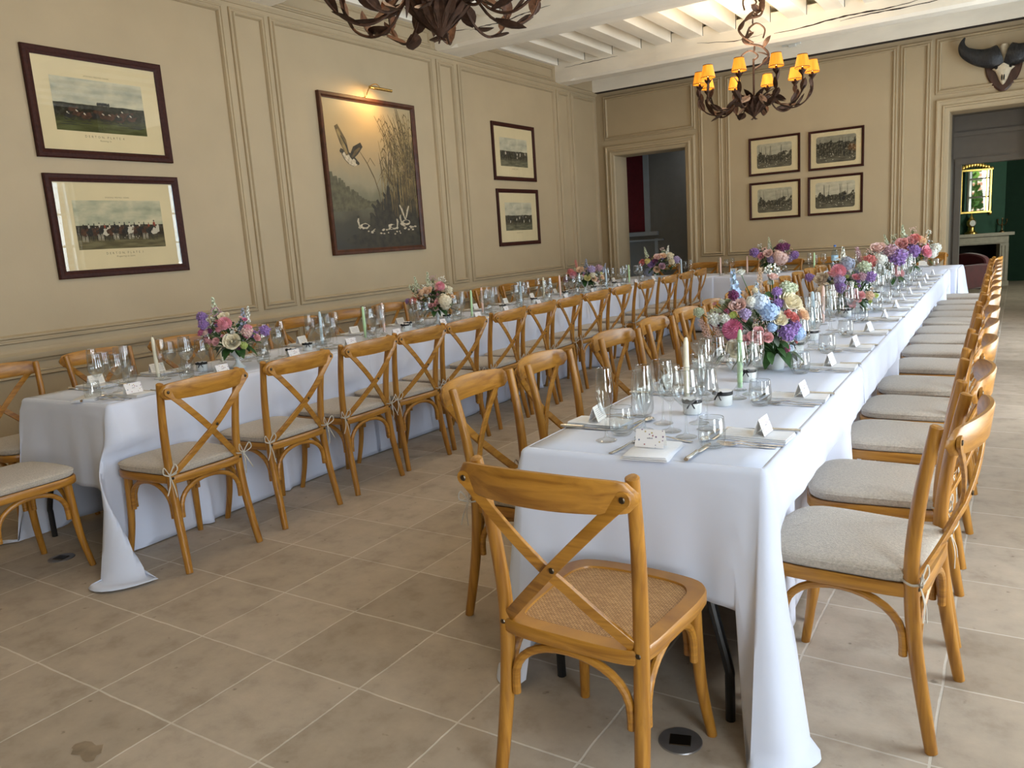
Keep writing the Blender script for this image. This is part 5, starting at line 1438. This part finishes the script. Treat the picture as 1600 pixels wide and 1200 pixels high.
for i in range(7):
    if i == 0: continue
    place(-4.62 + .603 * i, 10.92 + HW, PI, 0, '%s place behind the back table, counted from the left' % ORD[i], si, rg); si += 1
# the end place of the right table, laid for the bare chair
f0 = 'end place of the right table before the cane chair'
tag(inst('napkin', NAPK[0], (-.905, 2.135, ZS), .10, sc3=(1.25, .92, 1)), 'folded white napkin at the ' + f0, 'napkin', 'white napkins')
tag(inst('place_card', CARDS[1], (-.915, 2.150, ZS + .0152), .06), 'dotted place card at the ' + f0, 'place card', 'tented place cards')
tag(inst('table_fork', FORK, (-1.015, 2.075, ZS), -.12), 'silver table fork at the ' + f0, 'fork', 'silver forks')
tag(inst('table_knife', KNIFE, (-.776, 2.072, ZS), -.02), 'silver table knife at the ' + f0, 'knife', 'silver knives')
tag(inst('dessert_spoon', SPOON, (-.83, 2.275, ZS), PI / 2 - .2), 'silver dessert spoon at the ' + f0, 'spoon', 'dessert spoons')
for nm_, me, x, y, r_, lab, cat, grp in (('champagne_flute', FLUTE, -1.095, 2.215, .035, 'champagne flute standing apart at the ', 'champagne flute', 'champagne flutes'), ('tumbler', TUMB, -1.062, 2.305, .041, 'stemless water tumbler at the ', 'tumbler', 'water tumblers'), ('wine_glass', WINE_A, -.985, 2.33, .043, 'larger stemmed wine glass at the ', 'wine glass', 'stemmed wine glasses')):
    px, py = spot(x, y, r_); tag(inst(nm_, me, (px, py, ZS), 0), lab + f0, cat, grp)
p = W(TL, 0, .115)
tag(inst('napkin', NAPK[1], (-4.02, 2.16, ZS), .75), 'folded white napkin at the near end of the left table', 'napkin', 'white napkins')
tag(inst('table_knife', KNIFE, (-3.95, 2.08, ZS), .55), 'silver table knife at the near end of the left table', 'knife', 'silver knives')
# taper candles in clear holders
mb = MB(); mb.lathe([(.010, .0), (.0105, .03), (.0112, .12), (.0095, .225), (.0060, .245), (.001, .25)], 14, cap0=True)
tapers = {}
CNT = {}
WHERE = lambda x, y: 'right table' if x > -1.6 else ('back table' if y > 10.4 else 'left table')
mbh = MB(); mbh.lathe([(.001, .001), (.026, .001), (.027, .004), (.020, .010), (.014, .022), (.0135, .034), (.0115, .034), (.0115, .012), (.001, .010)], 18); HOLD = mesh_of(mbh.build('h', 'bowl_glass', angle=60))
mbk = MB(); mbk.tube([(0, 0, .248), (.001, 0, .254), (.003, 0, .258)], .0012, 5); WICK = mesh_of(mbk.build('k', 'black_band'))
for (x, y, c), (px, py) in zip(CANDLES, CPOS):
    if c not in tapers:
        mb = MB(); mb.lathe([(.001, .012), (.0095, .012), (.0108, .05), (.0112, .12), (.0098, .228), (.0062, .245), (.001, .249)], 14); tapers[c] = mesh_of(mb.build('t', 'wax_' + c, angle=60))
    wh = WHERE(px, py); k = CNT[(wh, c)] = CNT.get((wh, c), 0) + 1
    o = empty('taper_candle', (px, py, ZS), 0)
    tilt = rg.uniform(-.035, .035)
    cn = {'ivory': 'ivory', 'green': 'pale green', 'blue': 'pale blue', 'pink': 'pale pink'}[c]
    tag(o, '%s taper candle on the %s, %s of that colour from the near end' % (cn, wh, ORD[k - 1]) if wh != 'back table' else 'unlit %s taper candle on the back table, %s of that colour from the left' % (cn, ORD[k - 1]), 'candle', 'pastel taper candles')
    inst('wax', tapers[c], (0, 0, 0), rot=(tilt, rg.uniform(-.03, .03), 0), parent=o); inst('wick', WICK, (0, 0, -.001), parent=o); inst('candle_holder', HOLD, (0, 0, 0), parent=o)
# little white jars with a black ribbon
mb = MB(); mb.lathe([(.001, 0), (.030, 0), (.033, .003), (.034, .040), (.033, .050), (.030, .053)], 22); JAR = mesh_of(mb.build('j', 'white_enamel', angle=50))
mb = MB(); mb.lathe([(.0345, .041), (.036, .042), (.036, .054), (.0345, .055)], 22); JB = mesh_of(mb.build('j', 'black_band', angle=50))
mb = MB(); mb.lathe([(.0335, .053), (.0335, .056), (.001, .057)], 22); JL = mesh_of(mb.build('j', 'napkin_cloth', angle=50))
mb = MB()
for s_ in (-1, 1):
    mb.tube(cr([(0, -.037, .049), (s_ * .014, -.041, .058), (s_ * .020, -.041, .048), (0, -.038, .047)], 4), .003, 6, flat=.5); mb.tube(cr([(0, -.037, .048), (s_ * .008, -.041, .036), (s_ * .013, -.040, .026)], 3), .0028, 6, flat=.5)
JBOW = mesh_of(mb.build('j', 'black_band'))
jars = [(-.967, 2.66), (-.905, 2.82), (-.95, 3.30), (-.93, 4.10), (-.95, 4.55), (-.95, 5.65), (-.96, 6.4), (-.97, 7.0), (-.99, 7.7), (-1.0, 8.6), (-1.02, 9.3)]
jarsL = [(-4.20, 2.95), (-4.08, 3.50), (-4.16, 3.80), (-4.16, 4.86), (-4.20, 5.05), (-4.24, 5.55), (-4.22, 6.4), (-4.28, 7.1), (-4.32, 7.9), (-4.33, 8.6), (-4.38, 9.3)]
for lst, wn in ((jars, 'right table'), (jarsL, 'left table')):
    for k, (x, y) in enumerate(lst):
        px, py = spot(x, y, .038); o = empty('favour_jar', (px, py, ZS), rg.uniform(-.6, .6) + (.5 if wn == 'left table' else 0))
        tag(o, 'small white jar with black ribbon on the %s, %s' % (wn, 'nearest' if k == 0 else ORD[k] + ' from the near end'), 'jar', 'white jars with black ribbons')
        inst('jar', JAR, (0, 0, 0), parent=o); b_ = inst('ribbon', JB, (0, 0, 0), parent=o); inst('lid', JL, (0, 0, 0), parent=o); inst('bow', JBOW, (0, 0, 0), parent=b_)
# water bottle on the back table
bt = empty('water_bottle', (-2.02, 11.02, ZS)); tag(bt, 'clear plastic water bottle with blue cap on the back table', 'bottle')
mb = MB(); mb.lathe([(.001, 0), (.040, 0), (.044, .01), (.044, .20), (.040, .235), (.018, .285), (.015, .30), (.015, .315)], 18, wob=lambda a, z: 1 + (.02 * math.sin(z * 160) if .02 < z < .11 else 0)); mb.build('body', 'bottle_plastic', bt)
mb = MB(); mb.lathe([(.0448, .125), (.0448, .195)], 20); mb.build('label', 'bottle_label', bt)
mb = MB(); mb.lathe([(.0165, .305), (.017, .308), (.017, .328), (.001, .33)], 14); mb.build('cap', 'bottle_blue', bt)

# ------------------------------------------------------------------ flowers
BM = {}
def bloom_mesh(kind, col):
    if (kind, col) in BM: return BM[(kind, col)]
    rg = R(hash_(kind)); mb = MB(); mat = ['bloom_' + col, 'leaf']
    if kind == 'rose':           # spiral of cupped petals, radius 1
        for l, (n, r0, cl, hh) in enumerate(((3, .16, -.02, 1.04), (3, .26, .0, 1.06), (4, .40, .02, 1.06), (5, .57, .06, 1.04), (5, .76, .12, 1.0), (6, .94, .20, .92))):
            for i in range(n):
                a = 2 * PI * (i + .41 * l) / n + rg.uniform(-.16, .16); wa = 2 * PI / n * .70; r1 = r0 * rg.uniform(.92, 1.08); tl_ = rg.uniform(-.05, .05)
                rows = []
                for v in range(6):
                    t = v / 5; row = []
                    for u in range(7):
                        q = -1 + u / 3; an = a + q * wa * (.45 + .55 * math.sin(PI * (.10 + .70 * t)))
                        rr = r1 * (.38 + .62 * t ** .6) + cl * .55 * t ** 5 * (1 - .5 * q * q) + .025 * math.sin(5 * q + l) * t
                        z = -.58 + (hh + tl_) * t - cl * .55 * t ** 5 - .30 * q * q * t * t
                        row.append((rr * math.cos(an), rr * math.sin(an), z))
                    rows.append(row)
                mb.loft(rows, closed=False, caps=False)
        mb.sphere((0, 0, .12), .13, 8, 5, (1, 1, 2.3))
    elif kind in ('hydrangea', 'carnation'):
        n = 62 if kind == 'hydrangea' else 46
        for i in range(n):
            z = 1 - 1.55 * (i + .5) / n; th = i * 2.39996; rr = math.sqrt(max(0, 1 - z * z))
            d = Vector((rr * math.cos(th), rr * math.sin(th), z)); u = d.orthogonal().normalized(); v = d.cross(u)
            s_ = .24 if kind == 'hydrangea' else .30
            rad = .85 * rg.uniform(.78, 1.14); rot = rg.uniform(0, 1.6)
            for k in range(4):
                a = rot + k * PI / 2; e = (u * math.cos(a) + v * math.sin(a)); g = d.cross(e)
                c = d * rad
                if kind == 'hydrangea': mb.add([c, c + e * s_ * .6 + g * s_ * .45 + d * .04, c + e * s_ + d * .02, c + e * s_ * .6 - g * s_ * .45 + d * .04], [(0, 1, 2, 3)])
                else: mb.add([c - d * .2, c + e * s_ * .5 + g * s_ * .4 + d * rg.uniform(.0, .25), c + e * s_ * .9 + d * rg.uniform(-.1, .2), c + e * s_ * .5 - g * s_ * .4 + d * rg.uniform(.0, .25)], [(0, 1, 2, 3)])
        mb.sphere((0, 0, -.05), .72, 10, 6)
    elif kind == 'mum':
        n = 120
        for i in range(n):
            z = 1 - 1.25 * (i + .5) / n; th = i * 2.39996; rr = math.sqrt(max(0, 1 - z * z)); d = Vector((rr * math.cos(th), rr * math.sin(th), z)); u = Vector((-math.sin(th), math.cos(th), 0)); w_ = d.cross(u)
            b_ = d * .45; m_ = d * .85 + w_ * .05; e = d * 1.02 + Vector((0, 0, .14))
            mb.add([b_, m_ + u * .10, e, m_ - u * .10], [(0, 1, 2, 3)])
        mb.sphere((0, 0, 0), .5, 8, 5)
    elif kind in ('spike', 'plume'):       # upright raceme, height about 2, base at -1
        n = 34 if kind == 'spike' else 90
        mb.mat(1).tube([(0, 0, -1.2), (0, 0, .95)], .03, 5); mb.mat(0)
        for i in range(n):
            t = i / n; th = i * 2.4; rr = ((.36 * (1 - t) ** .7 + .05) * rg.uniform(.6, 1.15)) if kind == 'spike' else (.42 * math.sin(PI * (.15 + .8 * (1 - t))) * rg.uniform(.3, 1)); z = -.9 + 1.9 * t
            c = Vector((rr * math.cos(th), rr * math.sin(th), z)); d = Vector((math.cos(th), math.sin(th), .35)).normalized(); u = d.orthogonal().normalized(); v = d.cross(u)
            s_ = (.25 * (1 - .55 * t) * rg.uniform(.8, 1.15)) if kind == 'spike' else .085
            if kind == 'plume': mb.tube([(0, 0, z - .15), c], .012, 4)
            else: mb.mat(1).tube([(0, 0, z - .08), c], .014, 4); mb.mat(0)
            for k in range(5 if kind == 'spike' else 4):
                a = k * 2 * PI / (5 if kind == 'spike' else 4) + i; e = u * math.cos(a) + v * math.sin(a); g = d.cross(e); cu = .10 * s_ * rg.uniform(.5, 3)
                mb.add([c, c + e * s_ * .6 + g * s_ * .42 + d * cu, c + e * s_ + d * cu * 2.2, c + e * s_ * .6 - g * s_ * .42 + d * cu], [(0, 1, 2, 3)])
    elif kind == 'sprig':       # thin branching stems with tiny buds
        for i in range(26):
            th = i * 2.4; e = Vector((math.cos(th) * rg.uniform(.2, .9), math.sin(th) * rg.uniform(.2, .9), rg.uniform(.1, 1.1)))
            mb.mat(1).tube([(0, 0, -.8), e * .5 + Vector((0, 0, -.1)), e], .012, 4); mb.mat(0).sphere(e, rg.uniform(.06, .12), 6, 4)
    me = mesh_of(mb.build(kind, mat, angle=45, recalc=False)); BM[(kind, col)] = me
    return me
def hash_(s_): return sum(ord(c) * (i + 3) for i, c in enumerate(s_))
def leaf_shape(mb, base, d, L, Wd, droop, rg):
    d = Vector(d).normalized(); s_ = d.cross(Vector((0, 0, 1)))
    s_ = s_.normalized() if s_.length > .05 else Vector((1, 0, 0)); up = s_.cross(d); rows = []
    for i in range(6):
        t = i / 5; c = Vector(base) + d * L * t + Vector((0, 0, -droop * L * t * t)); w_ = Wd * math.sin(PI * (.04 + .94 * t)) ** .75
        rows.append([c - s_ * w_ + up * w_ * .25, c, c + s_ * w_ + up * w_ * .25])
    mb.loft(rows, closed=False, caps=False)
KN = {'rose': 'rose', 'hydrangea': 'hydrangea_head', 'carnation': 'carnation', 'mum': 'chrysanthemum', 'spike': 'delphinium', 'plume': 'astilbe', 'sprig': 'filler_sprig'}
def arrangement(pos, label, blooms, vase, seed, low=.10, rad=.16, hgt=.30, extra=14):
    rg = R(seed); x, y = pos
    root = empty('flower_arrangement', (x, y, ZS)); tag(root, label, 'flowers', 'wedding flower arrangements')
    mb = MB(); 
    if vase == 'pot': mb.lathe([(.001, 0), (.034, 0), (.037, .004), (.042, .07), (.043, .076), (.039, .076), (.036, .02), (.001, .012)], 22); vh = .07
    else: mb.lathe([(.001, 0), (.040, 0), (.041, .006), (.020, .028), (.012, .045), (.014, .06), (.034, .085), (.048, .125), (.050, .13), (.045, .13), (.03, .09), (.001, .075)], 22, wob=lambda a, z: 1 + .03 * math.cos(10 * a)); vh = .12
    mb.build('vase', 'white_enamel', root)
    cx = sum(b_[2] for b_ in blooms) / len(blooms); cz = sum(b_[3] for b_ in blooms) / len(blooms)
    cen = RIGHTV * cx + Vector((0, 0, cz))
    stems = MB()
    allb = []
    hw = max(.1, (max(b_[2] for b_ in blooms) - min(b_[2] for b_ in blooms)) / 2); hz = max(.1, (max(b_[3] for b_ in blooms) - min(b_[3] for b_ in blooms)) / 2)
    for k, c, dx, dz, r_ in blooms:
        e = 1 - ((dx - cx) / (hw * 1.15)) ** 2 - ((dz - cz) / (hz * 1.15)) ** 2
        dep = -hw * .75 * math.sqrt(max(0, e)) if k not in ('spike', 'plume', 'sprig') else -hw * .35 * math.sqrt(max(0, e)) + rg.uniform(-.02, .03)
        allb.append((k, c, RIGHTV * dx + FWDV * dep + Vector((0, 0, dz)), r_))
    pal = [(b_[0], b_[1]) for b_ in blooms if b_[0] in ('rose', 'carnation', 'hydrangea', 'mum')]
    for i in range(extra):     # the side turned away from the viewer
        k, c = pal[rg.randrange(len(pal))]; a = rg.uniform(.15, PI - .15); q = rg.uniform(.55, .95)
        allb.append((k, c, RIGHTV * (cx + math.cos(a) * hw * q * .8) + FWDV * (math.sin(a) * hw * .7 * q) + Vector((0, 0, cz + rg.uniform(-.5, .45) * hz)), rg.uniform(.022, .036)))
    for i in range(20):        # little buds filling the gaps in front
        a = rg.uniform(0, 2 * PI); q = math.sqrt(rg.random()) * .95; x_, z_ = cx + math.cos(a) * hw * q, cz + math.sin(a) * hz * q * .9
        k, c = pal[rg.randrange(len(pal))] if i % 3 else ('carnation', 'white')
        allb.append(('rose' if i % 2 else 'carnation', c, RIGHTV * x_ + FWDV * (-hw * .55 * math.sqrt(max(0, 1 - q * q)) - .01) + Vector((0, 0, z_)), rg.uniform(.009, .017)))
        if i % 4 == 0: allb.append(('sprig', ('white', 'sage', 'lilac', 'blush')[i // 4 % 4], RIGHTV * x_ + FWDV * (-hw * .3) + Vector((0, 0, z_ + .03)), .045))
    for k, c, p, r_ in allb:
        d = (p - (cen + Vector((0, 0, -.10)))); d = d.normalized() if d.length > .01 else Vector((0, 0, 1))
        if k in ('spike', 'plume', 'sprig'): d = (d * .5 + Vector((0, 0, 1))).normalized()
        else: d = (d + Vector((0, 0, .25)) - FWDV * .25).normalized()
        q = d.to_track_quat('Z', 'Y')
        s_ = r_ * (1.12 if k in ('rose', 'mum', 'hydrangea', 'carnation') else 1.0)
        o = bpy.data.objects.new(KN[k], bloom_mesh(k, c)); COL.objects.link(o); o.parent = root; o.location = p; o.rotation_mode = 'QUATERNION'; o.rotation_quaternion = q; o.scale = (s_ * (.75 if k == 'spike' else .8 if k == 'plume' else 1), s_ * (.75 if k == 'spike' else .8 if k == 'plume' else 1), s_)
        b0 = p - d * s_ * (.4 if k not in ('spike', 'plume', 'sprig') else .9)
        stems.tube([b0, b0.lerp(Vector((0, 0, vh)), .55) + Vector((0, 0, .0)), Vector((rg.uniform(-.02, .02), rg.uniform(-.02, .02), vh - .02))], .0022, 5)
    stems.build('stems', 'leaf', root)
    fo = MB(); n = int(70 * (hw / .16))
    for i in range(n):
        a = rg.uniform(0, 2 * PI); q = rg.uniform(.15, .95)
        b_ = RIGHTV * (cx * .8 + math.cos(a) * hw * q * .8) + FWDV * (math.sin(a) * hw * q * .62) + Vector((0, 0, cz - hz * .1 + rg.uniform(-.95, .45) * hz))
        d = (b_ - Vector((cx * .5, 0, cz * .6))) ; d.z *= .5; d = d.normalized() + Vector((rg.uniform(-.4, .4), rg.uniform(-.4, .4), rg.uniform(-.3, .3)))
        fo.mat(1 if i % 6 == 0 else 0); leaf_shape(fo, b_, d, rg.uniform(.045, .085), rg.uniform(.012, .022), rg.uniform(.1, .7), rg)
    for a in range(7):      # broad leaves hanging over the rim
        an = a * .9 + seed; d = Vector((math.cos(an), math.sin(an), .1)); fo.mat(0); leaf_shape(fo, Vector((0, 0, vh + .01)) + d * .03, d, .10, .030, .75, rg)
    tag_ = fo.build('foliage', ['leaf', 'leaf_grey'], root, recalc=False)
    return root
A1 = [('rose','cream',0.022,0.318,0.050), ('rose','cream',-0.035,0.248,0.034), ('rose','peach',0.085,0.255,0.032), ('rose','coral',0.009,0.261,0.022), ('rose','coral',0.037,0.244,0.024), ('carnation','purple',0.004,0.182,0.036), ('carnation','purple',0.037,0.209,0.026), ('spike','sky',-0.201,0.385,0.085), ('spike','pale_blue',-0.101,0.338,0.07), ('hydrangea','sky',-0.083,0.283,0.042), ('hydrangea','pale_blue',-0.118,0.327,0.037), ('hydrangea','sky',-0.070,0.213,0.022), ('hydrangea','sky',0.066,0.169,0.032), ('hydrangea','pale_blue',0.057,0.086,0.026), ('mum','hot',-0.232,0.211,0.042), ('rose','rose',-0.127,0.198,0.021), ('rose','rose',-0.083,0.167,0.022), ('rose','rose',-0.123,0.158,0.021), ('rose','rose',-0.175,0.161,0.022), ('rose','rose',-0.153,0.178,0.019), ('rose','blush',-0.210,0.316,0.033), ('carnation','lilac',-0.184,0.279,0.024), ('mum','lime',-0.230,0.274,0.015), ('carnation','sage',-0.349,0.283,0.022), ('carnation','white',-0.302,0.257,0.028), ('carnation','white',-0.265,0.26,0.022), ('plume','blush',-0.320,0.196,0.062), ('plume','blush',-0.275,0.185,0.055), ('plume','peach',-0.083,0.413,0.055), ('carnation','sage',0.009,0.375,0.028), ('carnation','sage',0.045,0.37,0.020), ('carnation','purple',-0.039,0.362,0.020), ('carnation','purple',-0.039,0.314,0.020), ('rose','white',-0.166,0.452,0.018), ('carnation','plum',-0.223,0.358,0.022), ('rose','cream',-0.210,0.121,0.039), ('sprig','white',-0.140,0.244,0.035), ('rose','hot',0.037,0.095,0.018), ('rose','coral',0.070,0.132,0.012), ('sprig','sage',-0.044,0.126,0.035), ('rose','blush',-0.039,0.427,0.022), ('hydrangea','white',-0.153,0.327,0.026)]
A2 = [('mum','pink',-0.162,0.297,0.049), ('carnation','purple',-0.159,0.196,0.036), ('carnation','purple',-0.310,0.267,0.028), ('rose','beige',-0.260,0.260,0.046), ('hydrangea','beige',-0.236,0.150,0.080), ('spike','white',-0.076,0.377,0.085), ('hydrangea','slate',-0.094,0.347,0.050), ('carnation','sage',0.017,0.316,0.043), ('carnation','purple',0.048,0.254,0.037), ('rose','pink',-0.051,0.260,0.025), ('rose','rose',-0.091,0.137,0.028), ('rose','rose',-0.057,0.153,0.025), ('rose','rose',-0.008,0.134,0.025), ('rose','rose',-0.029,0.110,0.026), ('rose','rose',-0.069,0.085,0.026), ('rose','rose',-0.050,0.06,0.022), ('carnation','peach',0.054,0.125,0.030), ('mum','lime',0.115,0.116,0.020), ('sprig','mauve',-0.094,0.260,0.049), ('carnation','lilac',-0.162,0.248,0.034), ('sprig','white',0.078,0.193,0.037), ('mum','lime',0.078,0.078,0.017), ('carnation','mauve',-0.014,0.260,0.028), ('rose','white',0.029,0.279,0.022)]
L1 = [('rose','cream',0.020,0.176,0.047), ('mum','pink',-0.004,0.282,0.040), ('rose','cream',-0.014,0.329,0.031), ('carnation','purple',-0.170,0.327,0.031), ('carnation','purple',-0.141,0.287,0.029), ('spike','sage',-0.101,0.366,0.075), ('spike','slate',0.072,0.292,0.075), ('spike','white',0.10,0.325,0.05), ('sprig','mauve',-0.086,0.327,0.050), ('rose','hot',-0.163,0.243,0.025), ('rose','rose',-0.138,0.196,0.021), ('rose','rose',-0.076,0.181,0.024), ('rose','rose',-0.116,0.183,0.015), ('sprig','white',-0.101,0.233,0.040), ('carnation','blush',0.112,0.228,0.031), ('rose','rose',0.151,0.183,0.022), ('carnation','purple',0.186,0.218,0.032), ('rose','plum',0.033,0.134,0.018), ('carnation','lime',0.072,0.144,0.022), ('mum','butter',-0.148,0.151,0.019), ('carnation','pink',0.117,0.247,0.025), ('sprig','slate',0.057,0.238,0.045), ('rose','blush',-0.133,0.240,0.020)]
L2 = [('hydrangea','cream',0.079,0.203,0.059), ('hydrangea','cream',0.082,0.165,0.045), ('rose','peach',-0.060,0.294,0.039), ('mum','pink',0.048,0.317,0.041), ('rose','rose',-0.042,0.168,0.020), ('rose','rose',-0.009,0.170,0.018), ('rose','rose',0.017,0.194,0.021), ('rose','blush',-0.004,0.137,0.022), ('mum','coral',-0.183,0.209,0.033), ('carnation','purple',-0.237,0.209,0.025), ('carnation','lilac',-0.119,0.155,0.020), ('spike','sage',-0.055,0.374,0.072), ('spike','sage',-0.158,0.348,0.066), ('sprig','mauve',-0.014,0.368,0.041), ('carnation','cream',0.120,0.286,0.031), ('rose','peach',0.148,0.229,0.018), ('sprig','white',-0.019,0.312,0.036), ('carnation','peach',-0.106,0.281,0.026)]
L3 = [('rose','peach',-.06, .275, .042), ('mum','pink',-.14, .215, .045), ('carnation','coral',-.17, .26, .035), ('plume','coral',-.09, .33, .06), ('spike','slate',.02, .31, .085), ('carnation','lilac',.07, .27, .045), ('carnation','mauve',.16, .28, .040), ('spike','slate',.24, .27, .06), ('rose','white',-.065, .18, .036), ('rose','butter',.02, .175, .036), ('rose','peach',.10, .16, .034), ('rose','blush',.14, .14, .03), ('rose','peach',.20, .17, .03), ('hydrangea','beige',-.17, .12, .055), ('carnation','hot',-.22, .17, .035), ('sprig','sage',.05, .22, .06), ('carnation','cream',.08, .21, .03)]
L4 = [('rose','blush',.02, .30, .05), ('rose','peach',.10, .31, .045), ('carnation','cream',.20, .30, .05), ('spike','sage',-.12, .37, .08), ('spike','white',.20, .37, .08), ('rose','coral',-.19, .23, .05), ('mum','butter',-.12, .245, .04), ('rose','purple',-.07, .20, .05), ('rose','mauve',.08, .165, .045), ('rose','peach',.01, .12, .045), ('rose','cream',.21, .23, .055), ('carnation','lilac',.30, .24, .05), ('hydrangea','slate',-.09, .09, .07), ('sprig','sage',.24, .14, .07), ('rose','plum',-.02, .24, .035)]
X1 = [('hydrangea','blush',.10, .20, .10), ('hydrangea','blush',.06, .24, .07), ('rose','blush',-.07, .27, .055), ('carnation','lilac',-.02, .19, .05), ('spike','sage',.01, .40, .08), ('spike','white',-.02, .34, .06), ('carnation','plum',.10, .33, .06), ('carnation','plum',.18, .34, .05), ('carnation','purple',-.22, .29, .06), ('carnation','purple',.32, .22, .055), ('carnation','lilac',.26, .18, .05), ('rose','pink',-.15, .24, .045), ('sprig','sage',.2, .28, .06)]
A3 = [('rose','rose',-.01, .145, .055), ('carnation','rose',.055, .11, .04), ('carnation','purple',-.03, .27, .075), ('carnation','lilac',.03, .29, .05), ('spike','white',-.16, .30, .10), ('hydrangea','white',-.19, .26, .06), ('rose','blush',-.18, .37, .065), ('carnation','mauve',-.09, .33, .06), ('carnation','coral',-.27, .25, .06), ('plume','mauve',-.33, .30, .09), ('sprig','sage',-.12, .20, .07), ('rose','peach',-.26, .19, .045)]
A4 = [('rose','rose',-.06, .37, .055), ('rose','coral',-.02, .40, .05), ('rose','peach',.03, .37, .05), ('rose','rose',-.17, .35, .06), ('rose','rose',-.15, .29, .045), ('carnation','purple',-.06, .26, .07), ('rose','pink',.10, .24, .065), ('hydrangea','pale_blue',-.24, .27, .07), ('hydrangea','white',.20, .22, .06), ('spike','sage',-.10, .46, .09), ('spike','sage',-.28, .38, .08), ('spike','peach',.14, .38, .07), ('carnation','white',.24, .27, .05), ('rose','blush',.16, .17, .045), ('sprig','sage',.0, .16, .07)]
arrangement(VASES['A1'], 'largest bouquet of cream roses and blue delphinium, nearest on the right table', A1, 'pot', 1)
arrangement(VASES['A2'], 'bouquet with pink spray roses and a dried beige hydrangea, second on the right table', A2, 'pot', 2)
arrangement(VASES['A3'], 'bouquet with a lilac head over a single pink rose, third on the right table', A3, 'pot', 3)
arrangement(VASES['A4'], 'bouquet of pink and coral roses, farthest on the right table', A4, 'pot', 4)
arrangement(VASES['L1'], 'bouquet in a footed vase with one big cream rose, nearest on the left table', L1, 'footed', 5)
arrangement(VASES['L2'], 'bouquet with a large cream hydrangea, second on the left table', L2, 'footed', 6)
arrangement(VASES['L3'], 'bouquet with pink and slate blooms over dark leaves, third on the left table', L3, 'footed', 7)
arrangement(VASES['L4'], 'bouquet of blush roses before the left doorway, farthest on the left table', L4, 'footed', 8)
arrangement(VASES['X1'], 'bouquet with a blush hydrangea and purple blooms, on the back table', X1, 'footed', 9)
